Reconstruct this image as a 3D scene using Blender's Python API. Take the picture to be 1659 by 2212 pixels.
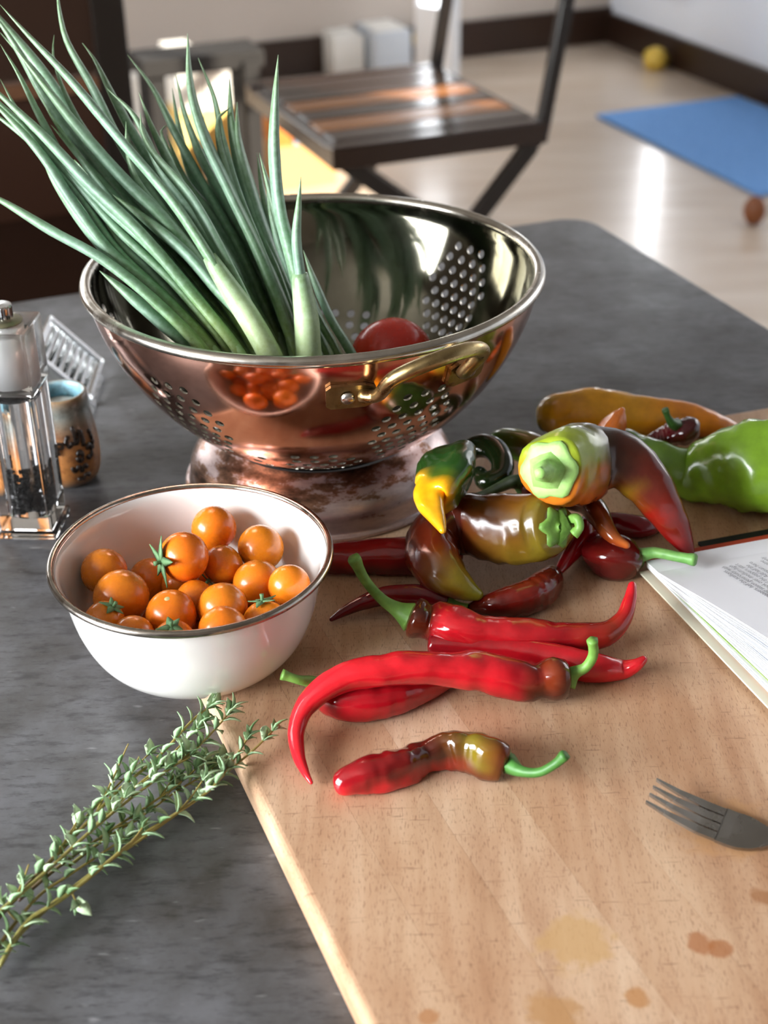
import bpy, bmesh, math, random
import numpy as np
from mathutils import Vector, Matrix, noise
from mathutils.geometry import delaunay_2d_cdt

random.seed(7)
for o in list(bpy.data.objects): bpy.data.objects.remove(o)
SC = bpy.context.scene
COL = SC.collection
PI = math.pi

# ------------------------------------------------------------------ camera
FPX, CX, CY = 3100.0, 829.5, 1106.0
PITCH, ROLL, CAMH = math.radians(30.3), math.radians(1.0), 0.5
FW = Vector((0, math.cos(PITCH), -math.sin(PITCH)))
U0 = Vector((0, math.sin(PITCH), math.cos(PITCH)))
R0 = Vector((1, 0, 0))
RT = R0*math.cos(ROLL) - U0*math.sin(ROLL)
UP = U0*math.cos(ROLL) + R0*math.sin(ROLL)
CAMP = Vector((0, 0, CAMH))
cam = bpy.data.cameras.new('camera'); camo = bpy.data.objects.new('camera', cam); COL.objects.link(camo)
cam.sensor_fit = 'VERTICAL'; cam.sensor_height = 36; cam.lens = FPX/2212*36
camo.matrix_world = Matrix(((RT.x, UP.x, -FW.x, 0), (RT.y, UP.y, -FW.y, 0), (RT.z, UP.z, -FW.z, CAMH), (0, 0, 0, 1)))
cam.clip_start = 0.02; cam.clip_end = 40
cam.dof.use_dof = True; cam.dof.focus_distance = 0.79; cam.dof.aperture_fstop = 8.0
SC.camera = camo

# ------------------------------------------------------------------ light and exposure
SC.view_settings.view_transform = 'Standard'; SC.view_settings.look = 'None'
SC.view_settings.exposure = 0.62; SC.view_settings.gamma = 1.0; SC.view_settings.use_curve_mapping = False
SC.cycles.use_denoising = True
SC.cycles.max_bounces = 8; SC.cycles.diffuse_bounces = 3; SC.cycles.glossy_bounces = 4; SC.cycles.transmission_bounces = 8; SC.cycles.transparent_max_bounces = 8
SC.cycles.use_adaptive_sampling = True; SC.cycles.adaptive_threshold = 0.12; SC.cycles.adaptive_min_samples = 16
SC.cycles.caustics_reflective = False; SC.cycles.caustics_refractive = True
SC.cycles.sample_clamp_indirect = 6.0
world = bpy.data.worlds.new('world'); SC.world = world; world.use_nodes = True
world.node_tree.nodes['Background'].inputs[0].default_value = (0.62, 0.78, 1.0, 1)
world.node_tree.nodes['Background'].inputs[1].default_value = 1.0

# room axes: u runs along the far wall, v runs away from the viewer
RA = math.radians(21.5)
UA = Vector((math.cos(RA), math.sin(RA), 0)); VA = Vector((-math.sin(RA), math.cos(RA), 0))
FLOOR, CEIL = -0.75, 1.75
UL, UR, VF, VB = -2.3, 2.95, -2.2, 5.02        # left, right, near and far walls
def uv(u, v, z=0.0): return UA*u + VA*v + Vector((0, 0, z))

def area_light(name, pos, direction, sx, sy, power, color):
    l = bpy.data.lights.new(name, 'AREA'); l.shape = 'RECTANGLE'; l.size = sx; l.size_y = sy
    l.energy = power; l.color = color
    o = bpy.data.objects.new(name, l); COL.objects.link(o)
    d = Vector(direction).normalized(); zax = -d; xax = Vector((0, 0, 1)).cross(zax).normalized(); yax = zax.cross(xax)
    o.matrix_world = Matrix(((xax.x, yax.x, zax.x, pos[0]), (xax.y, yax.y, zax.y, pos[1]), (xax.z, yax.z, zax.z, pos[2]), (0, 0, 0, 1)))
    o['kind'] = 'helper'
    return o
# windows: (wall, centre along wall, width, z0, z1)
WL = dict(v0=-0.55, v1=1.25, z0=0.12, z1=1.45)          # left wall window
WR = dict(v0=0.9, v1=2.5, z0=0.25, z1=1.45)             # right wall window, out of the frame
WB = dict(u0=-1.6, u1=1.1, z0=0.35, z1=1.5)             # far wall window, above the frame
area_light('daylight_left', uv(UL-0.06, (WL['v0']+WL['v1'])/2, (WL['z0']+WL['z1'])/2), UA, WL['v1']-WL['v0'], WL['z1']-WL['z0'], 190, (0.94, 0.97, 1.0))
area_light('daylight_right', uv(UR+0.06, (WR['v0']+WR['v1'])/2, (WR['z0']+WR['z1'])/2), -UA, WR['v1']-WR['v0'], WR['z1']-WR['z0'], 14, (1.0, 0.95, 0.88))
area_light('daylight_far', uv((WB['u0']+WB['u1'])/2, VB+0.06, (WB['z0']+WB['z1'])/2), -VA, WB['u1']-WB['u0'], WB['z1']-WB['z0'], 42, (1.0, 0.96, 0.90))
sun = bpy.data.lights.new('sun_through_right_window', 'SUN'); sun.energy = 11.0; sun.angle = math.radians(0.6); sun.color = (1.0, 0.92, 0.78)
suno = bpy.data.objects.new('sun_through_right_window', sun); COL.objects.link(suno); suno['kind'] = 'helper'
suno.rotation_euler = (-UA*.70 + VA*.717 - Vector((0, 0, .50))).to_track_quat('-Z', 'Y').to_euler()

# ------------------------------------------------------------------ projection helpers (photo pixel + height -> place)
def ray(x, y): return FW*FPX + RT*(x-CX) + UP*(CY-y)
def P(x, y, z=0.0):
    d = ray(x, y); return CAMP + d*((z-CAMH)/d.z)
def PY(x, y, Y):
    d = ray(x, y); return CAMP + d*(Y/d.y)
def PPL(x, y, n, c):                     # ray meets plane n.p = c
    d = ray(x, y); return CAMP + d*((c - n.dot(CAMP))/n.dot(d))
def depth(p): return (Vector(p)-CAMP).dot(FW)
def lin(c):
    return tuple(((x/12.92) if x <= 0.04045 else ((x+0.055)/1.055)**2.4) for x in c)
def hx(s):
    s = s.lstrip('#'); return lin(tuple(int(s[i:i+2], 16)/255 for i in (0, 2, 4)))

# ------------------------------------------------------------------ materials
class NT:
    def __init__(self, name):
        self.m = bpy.data.materials.new(name); self.m.use_nodes = True
        self.t = self.m.node_tree; self.b = self.t.nodes['Principled BSDF']
    def n(self, typ, **kw):
        nd = self.t.nodes.new(typ)
        for k, v in kw.items():
            if k in nd.inputs.keys(): nd.inputs[k].default_value = v
            else: setattr(nd, k, v)
        return nd
    def l(self, a, b): self.t.links.new(a, b)
    def set(self, **kw):
        for k, v in kw.items():
            k = k.replace('_', ' ')
            if k in ('Base Color', 'Specular Tint', 'Sheen Tint', 'Coat Tint') and len(v) == 3: v = (*v, 1)
            self.b.inputs[k].default_value = v
        return self
    def coord(self, kind='Object', scale=(1, 1, 1), rot=(0, 0, 0)):
        if kind == 'Position':
            s = self.n('ShaderNodeNewGeometry').outputs['Position']
        else: s = self.n('ShaderNodeTexCoord').outputs[kind]
        mp = self.n('ShaderNodeMapping'); mp.inputs['Scale'].default_value = scale; mp.inputs['Rotation'].default_value = rot
        self.l(s, mp.inputs['Vector']); return mp.outputs['Vector']
    def noise(self, vec, scale, detail=4, rough=0.5):
        nd = self.n('ShaderNodeTexNoise'); nd.inputs['Scale'].default_value = scale
        nd.inputs['Detail'].default_value = detail; nd.inputs['Roughness'].default_value = rough
        self.l(vec, nd.inputs['Vector']); return nd.outputs['Fac']
    def ramp(self, fac, stops):
        r = self.n('ShaderNodeValToRGB'); e = r.color_ramp.elements
        while len(e) < len(stops): e.new(0.5)
        for k, (p, c) in enumerate(stops):
            e[k].position = p; e[k].color = (*c, 1) if len(c) == 3 else c
        self.l(fac, r.inputs['Fac']); return r.outputs['Color']
    def mix(self, fac, a, b, mode='MIX'):
        nd = self.n('ShaderNodeMix', data_type='RGBA', blend_type=mode)
        for s, v in ((nd.inputs[0], fac), (nd.inputs[6], a), (nd.inputs[7], b)):
            if isinstance(v, (int, float)): s.default_value = v
            elif isinstance(v, tuple): s.default_value = (*v, 1) if len(v) == 3 else v
            else: self.l(v, s)
        return nd.outputs[2]
    def bump(self, h, strength=0.2, dist=0.001):
        nd = self.n('ShaderNodeBump'); nd.inputs['Strength'].default_value = strength; nd.inputs['Distance'].default_value = dist
        self.l(h, nd.inputs['Height']); self.l(nd.outputs['Normal'], self.b.inputs['Normal']); return nd
    def base(self, s): self.l(s, self.b.inputs['Base Color'])
    def rough(self, s): self.l(s, self.b.inputs['Roughness'])

def plain(name, col, rough=0.5, metal=0.0, **kw):
    t = NT(name); t.set(Base_Color=col, Roughness=rough, Metallic=metal, **kw); return t.m
G = (0, 0, 0)
def gray(x): return (x, x, x)

def m_table():
    t = NT('dark_stone'); rot = (0, 0, -RA)
    v = t.coord('Position', (1, 1, 1), rot)
    vs = t.coord('Position', (0.45, 1.6, 1), rot)
    a = t.noise(v, 13, 7, 0.66); b = t.noise(vs, 95, 5, 0.7); c = t.noise(vs, 230, 3, 0.6)
    base = t.ramp(a, [(0.34, hx('#423f3c')), (0.5, hx('#575657')), (0.66, hx('#69696c'))])
    s1 = t.ramp(b, [(0.36, hx('#33302e')), (0.50, (1, 1, 1))])
    base = t.mix(0.42, base, s1, 'MULTIPLY')
    s2 = t.ramp(c, [(0.30, gray(0.25)), (0.40, gray(1))])
    base = t.mix(0.5, base, s2, 'MULTIPLY')
    d = t.noise(vs, 140, 2, 0.4)
    s3 = t.ramp(d, [(0.70, gray(0)), (0.80, gray(0.12))])
    base = t.mix(1.0, base, s3, 'ADD')
    t.base(base)
    t.rough(t.ramp(a, [(0.3, gray(0.42)), (0.7, gray(0.30))]))
    t.bump(b, 0.12, 0.0006); return t.m

def m_board():
    t = NT('beech_wood'); rot = (0, 0, -RA)
    oi = t.n('ShaderNodeObjectInfo')
    v1 = t.coord('Position', (26, 2.2, 26), rot); v2 = t.coord('Position', (3, 1.2, 3), rot); v3 = t.coord('Position', (1000, 150, 1000), rot)
    v4 = t.coord('Position', (9, 140, 9), rot)
    g = t.noise(v1, 3.0, 5, 0.6); w = t.noise(v2, 4, 4, 0.6)
    base = t.ramp(g, [(0.3, hx('#c9a88c')), (0.5, hx('#d9bca1')), (0.7, hx('#e5cdb5'))])
    tone = t.ramp(oi.outputs['Random'], [(0, hx('#eeddcb')), (0.5, hx('#f8eddf')), (1, hx('#fff8ef'))])
    base = t.mix(0.8, base, tone, 'MULTIPLY')
    base = t.mix(0.55, base, t.ramp(w, [(0.35, hx('#c79d78')), (0.6, (1, 1, 1))]), 'MULTIPLY')
    fl = t.ramp(t.noise(v3, 1.6, 2, 0.5), [(0.34, hx('#8a5c3c')), (0.42, (1, 1, 1))])
    base = t.mix(0.40, base, fl, 'MULTIPLY')
    k = t.noise(v4, 2.5, 3, 0.7)
    base = t.mix(0.25, base, t.ramp(k, [(0.25, hx('#8f6545')), (0.36, (1, 1, 1))]), 'MULTIPLY')
    # knife cuts and juice stains
    v5 = t.coord('Position', (70, 600, 70), (0, 0, -RA-0.5))
    base = t.mix(0.35, base, t.ramp(t.noise(v5, 1, 2, 0.5), [(0.27, hx('#7d5334')), (0.33, (1, 1, 1))]), 'MULTIPLY')
    sn = t.noise(t.coord('Position'), 130, 2); sg = t.n('ShaderNodeNewGeometry').outputs['Position']
    for (px, py, r, c) in ((1508, 2040, .0055, '#a8683a'), (1560, 2052, .005, '#a8683a'), (1376, 2155, .005, '#b98048'), (925, 2195, .004, '#b07748'), (1200, 2190, .011, '#b98a58'), (1650, 1938, .006, '#a06a40'), (1240, 2030, .016, '#c9a06c'), (1560, 1790, .02, '#c39263')):
        dst = t.n('ShaderNodeVectorMath', operation='DISTANCE'); t.l(sg, dst.inputs[0]); dst.inputs[1].default_value = P(px, py, .018)
        ad = t.n('ShaderNodeMath', operation='MULTIPLY_ADD'); t.l(sn, ad.inputs[0]); ad.inputs[1].default_value = r*1.6; t.l(dst.outputs['Value'], ad.inputs[2])
        mm = t.n('ShaderNodeMapRange'); t.l(ad.outputs[0], mm.inputs['Value']); mm.inputs['From Min'].default_value = r*1.5; mm.inputs['From Max'].default_value = r*2.0; mm.inputs['To Min'].default_value = 0.75; mm.inputs['To Max'].default_value = 0
        base = t.mix(mm.outputs['Result'], base, hx(c))
    t.base(base); t.set(Roughness=0.47); t.bump(t.noise(v3, 1.2, 2), 0.10, 0.0005); return t.m

def m_pepper(name='pepper_skin', rough=0.2, wr=0.25):
    t = NT(name); at = t.n('ShaderNodeAttribute', attribute_name='Col')
    v = t.coord('Object')
    base = t.mix(0.35, at.outputs['Color'], t.ramp(t.noise(v, 90, 4, 0.6), [(0.3, gray(0.55)), (0.7, gray(1.3))]), 'MULTIPLY')
    t.base(base); t.rough(t.ramp(t.noise(v, 60, 3), [(0.3, gray(rough*0.75)), (0.7, gray(rough*1.35))]))
    t.set(Coat_Weight=0.25, Coat_Roughness=0.12, IOR=1.48)
    t.bump(t.noise(v, 55, 2, 0.4), wr, 0.0016); return t.m

def m_attr(name, rough, coat=0.0, sc=150, wr=0.1, sss=0.0):
    t = NT(name); at = t.n('ShaderNodeAttribute', attribute_name='Col'); v = t.coord('Object')
    base = t.mix(0.4, at.outputs['Color'], t.ramp(t.noise(v, sc, 4, 0.6), [(0.3, gray(0.6)), (0.7, gray(1.25))]), 'MULTIPLY')
    t.base(base); t.set(Roughness=rough, Coat_Weight=coat)
    t.bump(t.noise(v, sc*2, 2), wr, 0.0005); return t.m

def m_onion():
    t = NT('onion_leaf'); at = t.n('ShaderNodeAttribute', attribute_name='Col'); v = t.coord('Object')
    w = t.noise(v, 260, 5, 0.65); l = t.noise(v, 35, 4, 0.6)
    base = t.mix(0.45, at.outputs['Color'], t.ramp(l, [(0.3, gray(0.55)), (0.7, gray(1.3))]), 'MULTIPLY')
    base = t.mix(0.18, base, t.ramp(w, [(0.35, hx('#3f5a30')), (0.65, hx('#c5dcd6'))]))
    t.base(base); t.set(Roughness=0.42, Sheen_Weight=0.05); t.bump(w, 0.08, 0.0004); return t.m

def m_metal(name, col, rough, sc=40, stain=None, amount=0.3, bump=0.05, anis=None):
    t = NT(name); v = t.coord('Object'); n1 = t.noise(v, sc, 6, 0.65)
    base = t.mix(amount, col, t.ramp(n1, [(0.35, stain if stain else tuple(c*0.5 for c in col)), (0.65, (1, 1, 1))]), 'MULTIPLY')
    t.base(base); t.set(Metallic=1.0)
    t.rough(t.ramp(t.noise(v, sc*1.7, 4), [(0.3, gray(rough*0.7)), (0.7, gray(rough*1.5))]))
    t.bump(n1, bump, 0.0006); return t.m

def m_foot():
    t = NT('worn_copper_foot'); v = t.coord('Object', (1, 1, 3.5)); n1 = t.noise(v, 28, 8, 0.75); n2 = t.noise(v, 9, 3, 0.5)
    ad = t.n('ShaderNodeMath', operation='MULTIPLY_ADD'); t.l(n2, ad.inputs[0]); ad.inputs[1].default_value = 0.7; t.l(n1, ad.inputs[2])
    base = t.ramp(ad.outputs[0], [(0.68, hx('#4a3a30')), (0.82, hx('#8d6a56')), (0.86, hx('#b9a7a6')), (1.0, hx('#cfbdba'))])
    t.base(base); t.set(Metallic=1.0); t.rough(t.ramp(ad.outputs[0], [(0.72, gray(0.30)), (0.9, gray(0.38))])); t.bump(n1, 0.12, 0.0008); return t.m

def m_glass(name, col=(1, 1, 1), rough=0.0, ior=1.49):
    t = NT(name); t.set(Base_Color=col, Roughness=rough, IOR=ior, Transmission_Weight=1.0); return t.m

M = {}
M['table'] = m_table(); M['board'] = m_board()
M['pepper'] = m_pepper(); M['chili'] = m_pepper('chili_skin', 0.12, 0.5)
M['stem'] = m_attr('pepper_stem', 0.5, 0.0, 260, 0.25)
M['onion'] = m_onion()
M['thyme'] = m_attr('thyme_leaf', 0.55, 0, 300, 0.2)
M['tomato'] = None
M['copper'] = m_metal('polished_copper', hx('#d8a794'), 0.12, 22, hx('#c09484'), 0.35, 0.03)
M['tin'] = m_metal('tinned_steel', hx('#7f7c6f'), 0.07, 26, hx('#9a8f74'), 0.4, 0.03)
M['rim'] = m_metal('steel_rim', hx('#cfc9bf'), 0.2, 60, hx('#8c7c68'), 0.35, 0.05)
M['brass'] = m_metal('aged_brass', hx('#b7a072'), 0.3, 70, hx('#6a5836'), 0.5, 0.15)
M['rivet'] = m_metal('rivet_steel', hx('#c8c4c0'), 0.25, 120)
M['foot'] = m_foot()
M['steel'] = m_metal('fork_steel', hx('#a39f99'), 0.24, 30, None, 0.12, 0.0)
M['chrome'] = m_metal('chrome', hx('#d9dcde'), 0.1, 90, None, 0.1, 0.02)
M['enamel'] = plain('white_enamel', hx('#f1eeea'), 0.12, Coat_Weight=0.5, Coat_Roughness=0.05)
M['bowlrim'] = m_metal('bowl_rim_steel', hx('#b3aaa0'), 0.2, 80, hx('#7a6a58'), 0.4, 0.05)
M['acrylic'] = m_glass('clear_acrylic')
M['plastic'] = m_glass('clear_plastic', hx('#eef4f4'), 0.12, 1.3)
M['dark'] = plain('dark_walnut', hx('#2a1a12'), 0.28)
M['darker'] = plain('black_brown_wood', hx('#17110d'), 0.3)

def m_tomato(name, c1, c2, rough=0.18):
    t = NT(name); v = t.coord('Object'); oi = t.n('ShaderNodeObjectInfo')
    base = t.ramp(t.noise(v, 30, 3, 0.5), [(0.3, c1), (0.7, c2)])
    tone = t.ramp(oi.outputs['Random'], [(0, hx('#ffd9c8')), (1, hx('#fffdf0'))])
    base = t.mix(0.9, base, tone, 'MULTIPLY')
    t.base(base); t.set(Roughness=rough, Coat_Weight=0.15)
    t.rough(t.ramp(t.noise(v, 400, 2), [(0.3, gray(rough*0.9)), (0.7, gray(rough*1.3))])); return t.m
M['tomato'] = m_tomato('orange_tomato_skin', hx('#e57f1b'), hx('#ec8f20'), 0.24)
M['redtomato'] = m_tomato('red_tomato_skin', hx('#dd2c1a'), hx('#e8482c'), 0.22)

# ------------------------------------------------------------------ object helpers
ORIG = {}
def link(o, parent=None):
    COL.objects.link(o)
    if parent is not None: o.parent = parent
def tag(o, label=None, cat=None, group=None, kind=None):
    if label: o['label'] = label
    if cat: o['category'] = cat
    if group: o['group'] = group
    if kind: o['kind'] = kind
    return o
def thing(name, label, cat, loc=(0, 0, 0), group=None, kind=None):
    o = bpy.data.objects.new(name, None); o.empty_display_size = 0.02; o.location = loc; link(o)
    ORIG[o.name] = Vector(loc); tag(o, label, cat, group, kind); return o
def mk(name, V, F, mat, parent=None, smooth=True, cols=None, origin=None, mats=None, fmat=None, normals=None):
    """one mesh object from world-space vertices"""
    if parent is not None: org = ORIG[parent.name]
    elif origin is not None: org = Vector(origin)
    else:
        a = np.array([tuple(v) for v in V]); org = Vector((float((a[:, 0].min()+a[:, 0].max())/2), float((a[:, 1].min()+a[:, 1].max())/2), float(a[:, 2].min())))
    me = bpy.data.meshes.new(name)
    me.from_pydata([tuple(Vector(v)-org) for v in V], [], F)
    me.validate(clean_customdata=False)
    for m_ in (mats or [mat]): me.materials.append(m_)
    if fmat is not None: me.polygons.foreach_set('material_index', fmat)
    if smooth: me.polygons.foreach_set('use_smooth', [True]*len(me.polygons))
    if cols is not None:
        ca = me.color_attributes.new('Col', 'FLOAT_COLOR', 'POINT')
        ca.data.foreach_set('color', np.array([(*c[:3], 1) for c in cols], dtype=np.float32).ravel())
    if normals is not None: me.normals_split_custom_set_from_vertices(normals)
    me.update()
    o = bpy.data.objects.new(name, me); link(o, parent)
    if parent is None: o.location = org
    ORIG[o.name] = org
    return o

def box_vf(c, ax, ay, az, bevel=0.0):
    """box centred c with half-axis vectors; optional chamfer"""
    c = Vector(c); ax = Vector(ax); ay = Vector(ay); az = Vector(az)
    if bevel <= 0:
        V = [c + ax*sx + ay*sy + az*sz for sz in (-1, 1) for sy in (-1, 1) for sx in (-1, 1)]
        F = [(0, 2, 3, 1), (4, 5, 7, 6), (0, 1, 5, 4), (2, 6, 7, 3), (0, 4, 6, 2), (1, 3, 7, 5)]
        return V, F
    bm = bmesh.new()
    vs = [bm.verts.new(c + ax*sx + ay*sy + az*sz) for sz in (-1, 1) for sy in (-1, 1) for sx in (-1, 1)]
    for f in [(0, 2, 3, 1), (4, 5, 7, 6), (0, 1, 5, 4), (2, 6, 7, 3), (0, 4, 6, 2), (1, 3, 7, 5)]: bm.faces.new([vs[i] for i in f])
    bmesh.ops.bevel(bm, geom=bm.edges[:], offset=bevel, segments=3, profile=0.6, affect='EDGES')
    bm.verts.index_update(); V = [v.co.copy() for v in bm.verts]; F = [tuple(v.index for v in f.verts) for f in bm.faces]; bm.free()
    return V, F
def join(*vfs):
    V = []; F = []
    for v, f in vfs:
        k = len(V); V += list(v); F += [tuple(i+k for i in q) for q in f]
    return V, F
def lathe_vf(prof, c, n=64, closed=False):
    V = []; F = []; c = Vector(c)
    for (r, z) in prof:
        for k in range(n):
            a = 2*PI*k/n; V.append(c + Vector((r*math.cos(a), r*math.sin(a), z)))
    m = len(prof)
    for i in range(m if closed else m-1):
        i2 = (i+1) % m
        for k in range(n):
            k2 = (k+1) % n; F.append((i*n+k, i*n+k2, i2*n+k2, i2*n+k))
    return V, F
def cr(pts, n):
    """Catmull-Rom through pts (lists of floats) -> n samples, roughly uniform in parameter by chord"""
    p = np.array(pts, dtype=float); m = len(p)
    if m == 2:
        s = np.linspace(0, 1, n)[:, None]; return p[0]*(1-s)+p[1]*s
    d = np.r_[0, np.cumsum(np.linalg.norm(np.diff(p[:, :3], axis=0), axis=1)+1e-9)]; d /= d[-1]
    q = np.vstack([2*p[0]-p[1], p, 2*p[-1]-p[-2]]); dd = np.r_[-d[1], d, 2-d[-2]]
    out = []
    for s in np.linspace(0, 1, n):
        i = min(max(int(np.searchsorted(d, s, side='right'))-1, 0), m-2)
        t0, t1 = d[i], d[i+1]; h = t1-t0; u = (s-t0)/h
        m0 = (q[i+2]-q[i])/(dd[i+2]-dd[i])*h; m1 = (q[i+3]-q[i+1])/(dd[i+3]-dd[i+1])*h
        out.append((2*u**3-3*u**2+1)*q[i+1]+(u**3-2*u**2+u)*m0+(-2*u**3+3*u**2)*q[i+2]+(u**3-u**2)*m1)
    return np.array(out)
def frames(c):
    c = [Vector(x) for x in c]; T = []
    for i in range(len(c)):
        a = c[max(i-1, 0)]; b = c[min(i+1, len(c)-1)]; t = (b-a); T.append(t.normalized() if t.length > 1e-9 else Vector((0, 0, 1)))
    up = Vector((0, 0, 1)); n = up - T[0]*up.dot(T[0])
    if n.length < 1e-3: n = Vector((1, 0, 0)) - T[0]*T[0].x
    n.normalize(); N = [n]
    for i in range(1, len(c)):
        q = T[i-1].rotation_difference(T[i]); n = (q @ N[-1]); n = (n - T[i]*n.dot(T[i])).normalized(); N.append(n)
    return T, N, [t.cross(n) for t, n in zip(T, N)]
def tube_vf(c, r, seg=10, flat=1.0, cap=True, mod=None):
    T, N, B = frames(c); V = []; F = []; n = len(c)
    for i in range(n):
        for k in range(seg):
            a = 2*PI*k/seg; rr = r[i]*(mod(i/(n-1), a) if mod else 1)
            V.append(Vector(c[i]) + N[i]*(rr*math.cos(a)*flat) + B[i]*(rr*math.sin(a)))
    for i in range(n-1):
        for k in range(seg):
            k2 = (k+1) % seg; F.append((i*seg+k, i*seg+k2, (i+1)*seg+k2, (i+1)*seg+k))
    if cap:
        F.append(tuple(range(seg-1, -1, -1))); F.append(tuple((n-1)*seg+k for k in range(seg)))
    return V, F
def lerp3(a, b, t): return tuple(x*(1-t)+y*t for x, y in zip(a, b))
def stops(st, t):
    if t <= st[0][0]: return st[0][1]
    for (a, ca), (b, cb) in zip(st, st[1:]):
        if t <= b: return lerp3(ca, cb, (t-a)/(b-a+1e-9))
    return st[-1][1]

# ================================================================== SETTING
def m_floor():
    t = NT('pale_floor'); v = t.coord('Position', (1.2, 6, 1), (0, 0, -RA)); n = t.noise(v, 2.2, 4)
    t.base(t.ramp(n, [(0.3, hx('#b8a48f')), (0.7, hx('#cfc0b0'))])); t.set(Roughness=0.3, Coat_Weight=0.35, Coat_Roughness=0.16); return t.m
M['floor'] = m_floor()
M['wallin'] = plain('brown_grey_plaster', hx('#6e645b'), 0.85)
M['wall'] = plain('warm_grey_plaster', hx('#b9aea4'), 0.8)
M['wallw'] = plain('white_plaster', hx('#e6ecf5'), 0.7)
M['ceil'] = plain('grey_ceiling', hx('#7d7871'), 0.9)
M['base'] = plain('dark_baseboard', hx('#2b1a10'), 0.35)
M['white'] = plain('white_paint', hx('#eef0f2'), 0.45)
def struct(name, vf, mat, parent=None, smooth=False):
    o = mk(name, vf[0], vf[1], mat, parent, smooth)
    if parent is None: o['kind'] = 'structure'
    return o
def slab(u0, u1, v0, v1, z0, z1, bevel=0.0):
    return box_vf(uv((u0+u1)/2, (v0+v1)/2, (z0+z1)/2), UA*((u1-u0)/2), VA*((v1-v0)/2), Vector((0, 0, (z1-z0)/2)), bevel)
tag(struct('floor', slab(UL-.1, UR+.1, VF-.1, VB+.1, FLOOR-.1, FLOOR), M['floor']), 'pale glossy floor running to the far walls')
tag(struct('ceiling', slab(UL-.1, UR+.1, VF-.1, VB+.1, CEIL, CEIL+.1), M['ceil']), 'plain grey ceiling above the room')
def wall_with_hole(axis, name, mat, pos, th, a0, a1, h0, h1, z0, z1, label):
    f = (lambda x0, x1, za, zb: slab(pos, pos+th, x0, x1, za, zb)) if axis == 'u' else (lambda x0, x1, za, zb: slab(x0, x1, pos, pos+th, za, zb))
    vf = join(f(a0, h0, FLOOR, CEIL), f(h1, a1, FLOOR, CEIL), f(h0, h1, FLOOR, z0), f(h0, h1, z1, CEIL))
    tag(struct(name, vf, mat), label)
wall_with_hole('u', 'wall_left', M['wallin'], UL-.1, .1, VF, VB, WL['v0'], WL['v1'], WL['z0'], WL['z1'], 'left wall with the large daylight window')
wall_with_hole('u', 'wall_right', M['wallw'], UR, .1, VF, VB, WR['v0'], WR['v1'], WR['z0'], WR['z1'], 'white right wall beyond the blue rug')
wall_with_hole('v', 'wall_back', M['wall'], VB, .1, UL, UR, WB['u0'], WB['u1'], WB['z0'], WB['z1'], 'grey far wall above the dark baseboard')
tag(struct('wall_front', slab(UL-.1, UR+.1, VF-.1, VF, FLOOR, CEIL), M['wallin']), 'plain wall behind the viewer')
def window(name, axis, pos, a0, a1, z0, z1, label, nx=2, nz=2):
    parts = []
    f = (lambda x0, x1, za, zb: slab(pos-.03, pos+.03, x0, x1, za, zb)) if axis == 'u' else (lambda x0, x1, za, zb: slab(x0, x1, pos-.03, pos+.03, za, zb))
    w = .045
    parts += [f(a0, a0+w, z0, z1), f(a1-w, a1, z0, z1), f(a0, a1, z0, z0+w), f(a0, a1, z1-w, z1)]
    for k in range(1, nx): a = a0+(a1-a0)*k/nx; parts.append(f(a-.015, a+.015, z0, z1))
    for k in range(1, nz): z = z0+(z1-z0)*k/nz; parts.append(f(a0, a1, z-.015, z+.015))
    o = struct(name, join(*parts), M['white']); tag(o, label)
window('window_1', 'u', UL+.03, WL['v0'], WL['v1'], WL['z0'], WL['z1'], 'white framed window in the left wall')
window('window_2', 'u', UR-.0, WR['v0'], WR['v1'], WR['z0'], WR['z1'], 'white framed window in the right wall')
window('window_3', 'v', VB-.0, WB['u0'], WB['u1'], WB['z0'], WB['z1'], 'white framed window in the far wall', 3)
tag(struct('baseboard_back', slab(UL, UR, VB-.02, VB, FLOOR, FLOOR+.13), M['base']), 'dark brown baseboard along the far wall')
tag(struct('baseboard_right', slab(UR-.02, UR, VF, VB-.02, FLOOR, FLOOR+.11), M['base']), 'dark brown baseboard along the white right wall')
# narrow bright sidelight beside the door in the right wall
q0 = PPL(1428, 60, UA, UR-.01); q1 = PPL(1478, 40, UA, UR-.01)
tl = NT('door_glow'); tl.set(Base_Color=(.8, .85, .9), Emission_Color=(0.95, 0.97, 1.0, 1), Emission_Strength=3.0, Roughness=0.2)
va, vb = sorted((q0.dot(VA), q1.dot(VA)))
sl = struct('window_4', join(slab(UR-.05, UR-.0, va-.04, va, -.46, 1.3), slab(UR-.05, UR-.0, vb, vb+.04, -.46, 1.3), slab(UR-.05, UR, va, vb, -.49, -.46)), M['white'])
tag(sl, 'narrow bright sidelight window low in the right wall')
ts = NT('bright_daylit_glass'); ts.set(Base_Color=(.8, .85, .9), Emission_Color=(0.95, 0.97, 1.0, 1), Emission_Strength=7.0, Roughness=0.2)
struct('pane', slab(UR-.03, UR-.02, va, vb, -.46, 1.3), ts.m, sl)

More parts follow.
